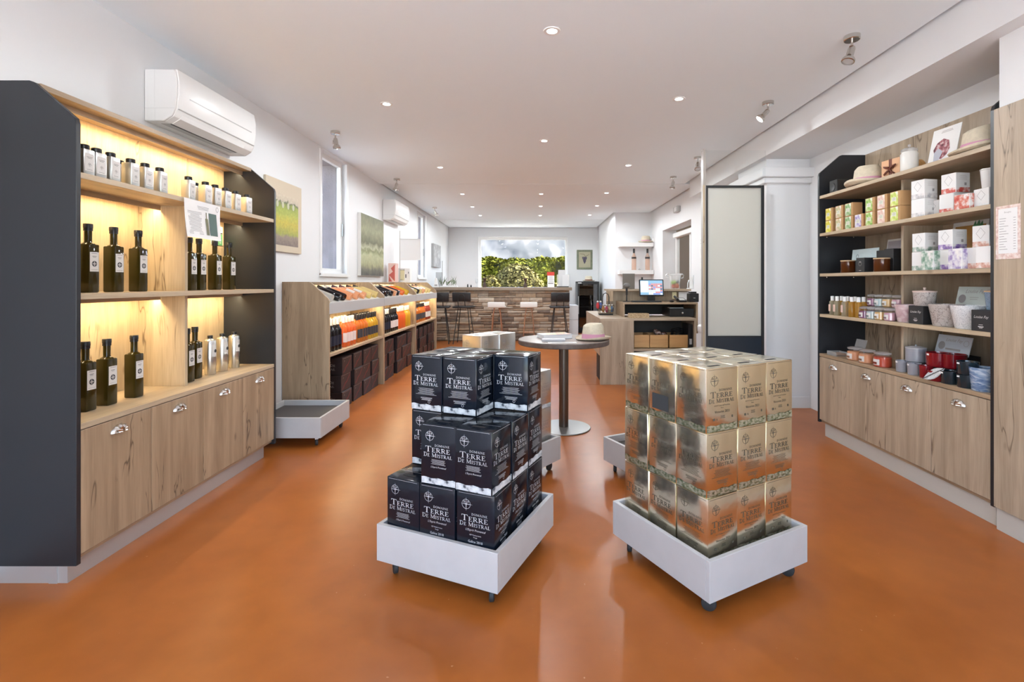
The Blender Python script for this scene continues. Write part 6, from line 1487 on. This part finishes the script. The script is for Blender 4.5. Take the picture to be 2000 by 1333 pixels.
q = thing('framed_notice', 'grey framed notice standing on the bar by the left wall', 'sign', barat(858, .35)); MB().box(-.075, .075, -.01, .01, 0, .33).build('frame', GPLASTIC, q, bevel=.003); MB().box(-.065, .065, -.012, -.0105, .012, .318).build('sheet', mat('notice_grey', (.50, .52, .54), .5), q)
q = thing('white_tent_card', 'white folded card beside the framed notice on the bar', 'sign', barat(852, .10)); MB().prism([(-.05, 0), (.05, 0), (.01, .20), (-.02, .20)], 'y', -.03, .03).build('card', PAPER, q); MB().box(-.03, .03, -.032, -.030, .03, .06).build('print', INKG, q)
for k, px in enumerate((913.5, 920)):
    q = thing('bottle_stopper', ['small black bottle stopper on the bar, left one', 'small black bottle stopper on the bar, right one'][k], 'stopper', barat(px, .3)); MB().lathe([(.014, 0), (.016, .004), (.013, .05 - .015*k), (.009, .066 - .015*k), (.001, .068 - .015*k)], 12).build('stopper_body', BLACK, q, smooth=True)
# wine fridge, hat, grape picture
FYY = 12.2; fx0, fx1 = PX(1128, FYY), PX(1172, FYY) - .02
fr = thing('wine_fridge', 'tall black wine fridge with glass door beside the bar', 'fridge', (fx0, FYY, 0)); fw = fx1 - fx0; fh = 1.285
m = MB(); m.box(0, .03, .04, .60, .04, fh); m.box(fw - .03, fw, .04, .60, .04, fh); m.box(0, fw, .57, .60, .04, fh); m.box(0, fw, .04, .60, fh - .03, fh); m.box(0, fw, .04, .60, .04, .10); m.build('cabinet', BLACK, fr)
MB().box(.02, fw - .02, .05, .58, 0, .04).build('feet', BLACKM, fr)
d = MB().box(0, .045, 0, .04, .06, fh).box(fw - .045, fw, 0, .04, .06, fh).box(.045, fw - .045, 0, .04, fh - .07, fh).box(.045, fw - .045, 0, .04, .06, .14).build('door', BLACK, fr, bevel=.003)
MB().box(.045, fw - .045, .015, .021, .14, fh - .07).build('door_glass', clear('smoked_glass', (.35, .38, .42), .12), d); MB().tube([(.022, -.03, .48), (.022, -.03, .92)], .010).build('door_handle', STEEL, d, smooth=True); MB().box(.01, .10, -.002, 0, fh - .05, fh - .02).build('display', GPLASTIC, d)
for z_ in (.36, .64, .88, 1.08): MB().box(.035, fw - .035, .06, .55, z_, z_ + .02).build('shelf', mat('beech_slat', (.42, .33, .24), .5), fr)
for j, z_ in enumerate((.66, .90)):
    for i in range(4): PW['redb'].at((fx0 + .10 + i*.11, FYY + .42, z_ + .039), (R(90), 0, 0), 'dark bottle lying in the wine fridge, %s shelf, %s from the left' % (['lower', 'upper'][j], ORD[i]), 'bottles in the wine fridge')
HB.at((PX(1150, 12.4), 12.45, fh + .001), R(95), 'straw hat with dark band on the wine fridge')
gp = thing('grape_picture', 'green framed picture of a blue grape bunch on the back wall', 'picture', (PX(1126.5, YB), YB - .03, PZ(526.5, YB)))
pw, phh = PX(1157, YB) - PX(1126.5, YB), PZ(488.5, YB) - PZ(526.5, YB); FRG = mat('sage_green_frame', (.17, .19, .12), .5, noise=.2, nscale=20)
for (x0, x1, z0, z1) in ((0, pw, 0, .05), (0, pw, phh - .05, phh), (0, .05, .05, phh - .05), (pw - .05, pw, .05, phh - .05)): MB().box(x0, x1, 0, .028, z0, z1).build('frame_bar', FRG, gp, bevel=.003)
MB().box(.05, pw - .05, .012, .02, .05, phh - .05).build('ground', mat('sand_ground', (.42, .39, .27), .7), gp); rg_ = random.Random(8)
m = MB()
for r_ in range(7):
    for i in range(5 - int(r_*.7)): m.ball((pw/2 + (i - (4 - int(r_*.7))/2)*.024 + rg_.uniform(-.004, .004), .010, phh*.62 - r_*.026), .014, 8, 6)
m.build('grapes', mat('grape_blue', (.07, .06, .13), .4), gp, smooth=True)
MB().tube([(pw*.2, .010, phh*.80), (pw*.45, .008, phh*.78), (pw*.55, .008, phh*.66), (pw*.78, .010, phh*.76)], .005, 6).build('vine', mat('vine_brown', (.10, .07, .04), .7), gp)
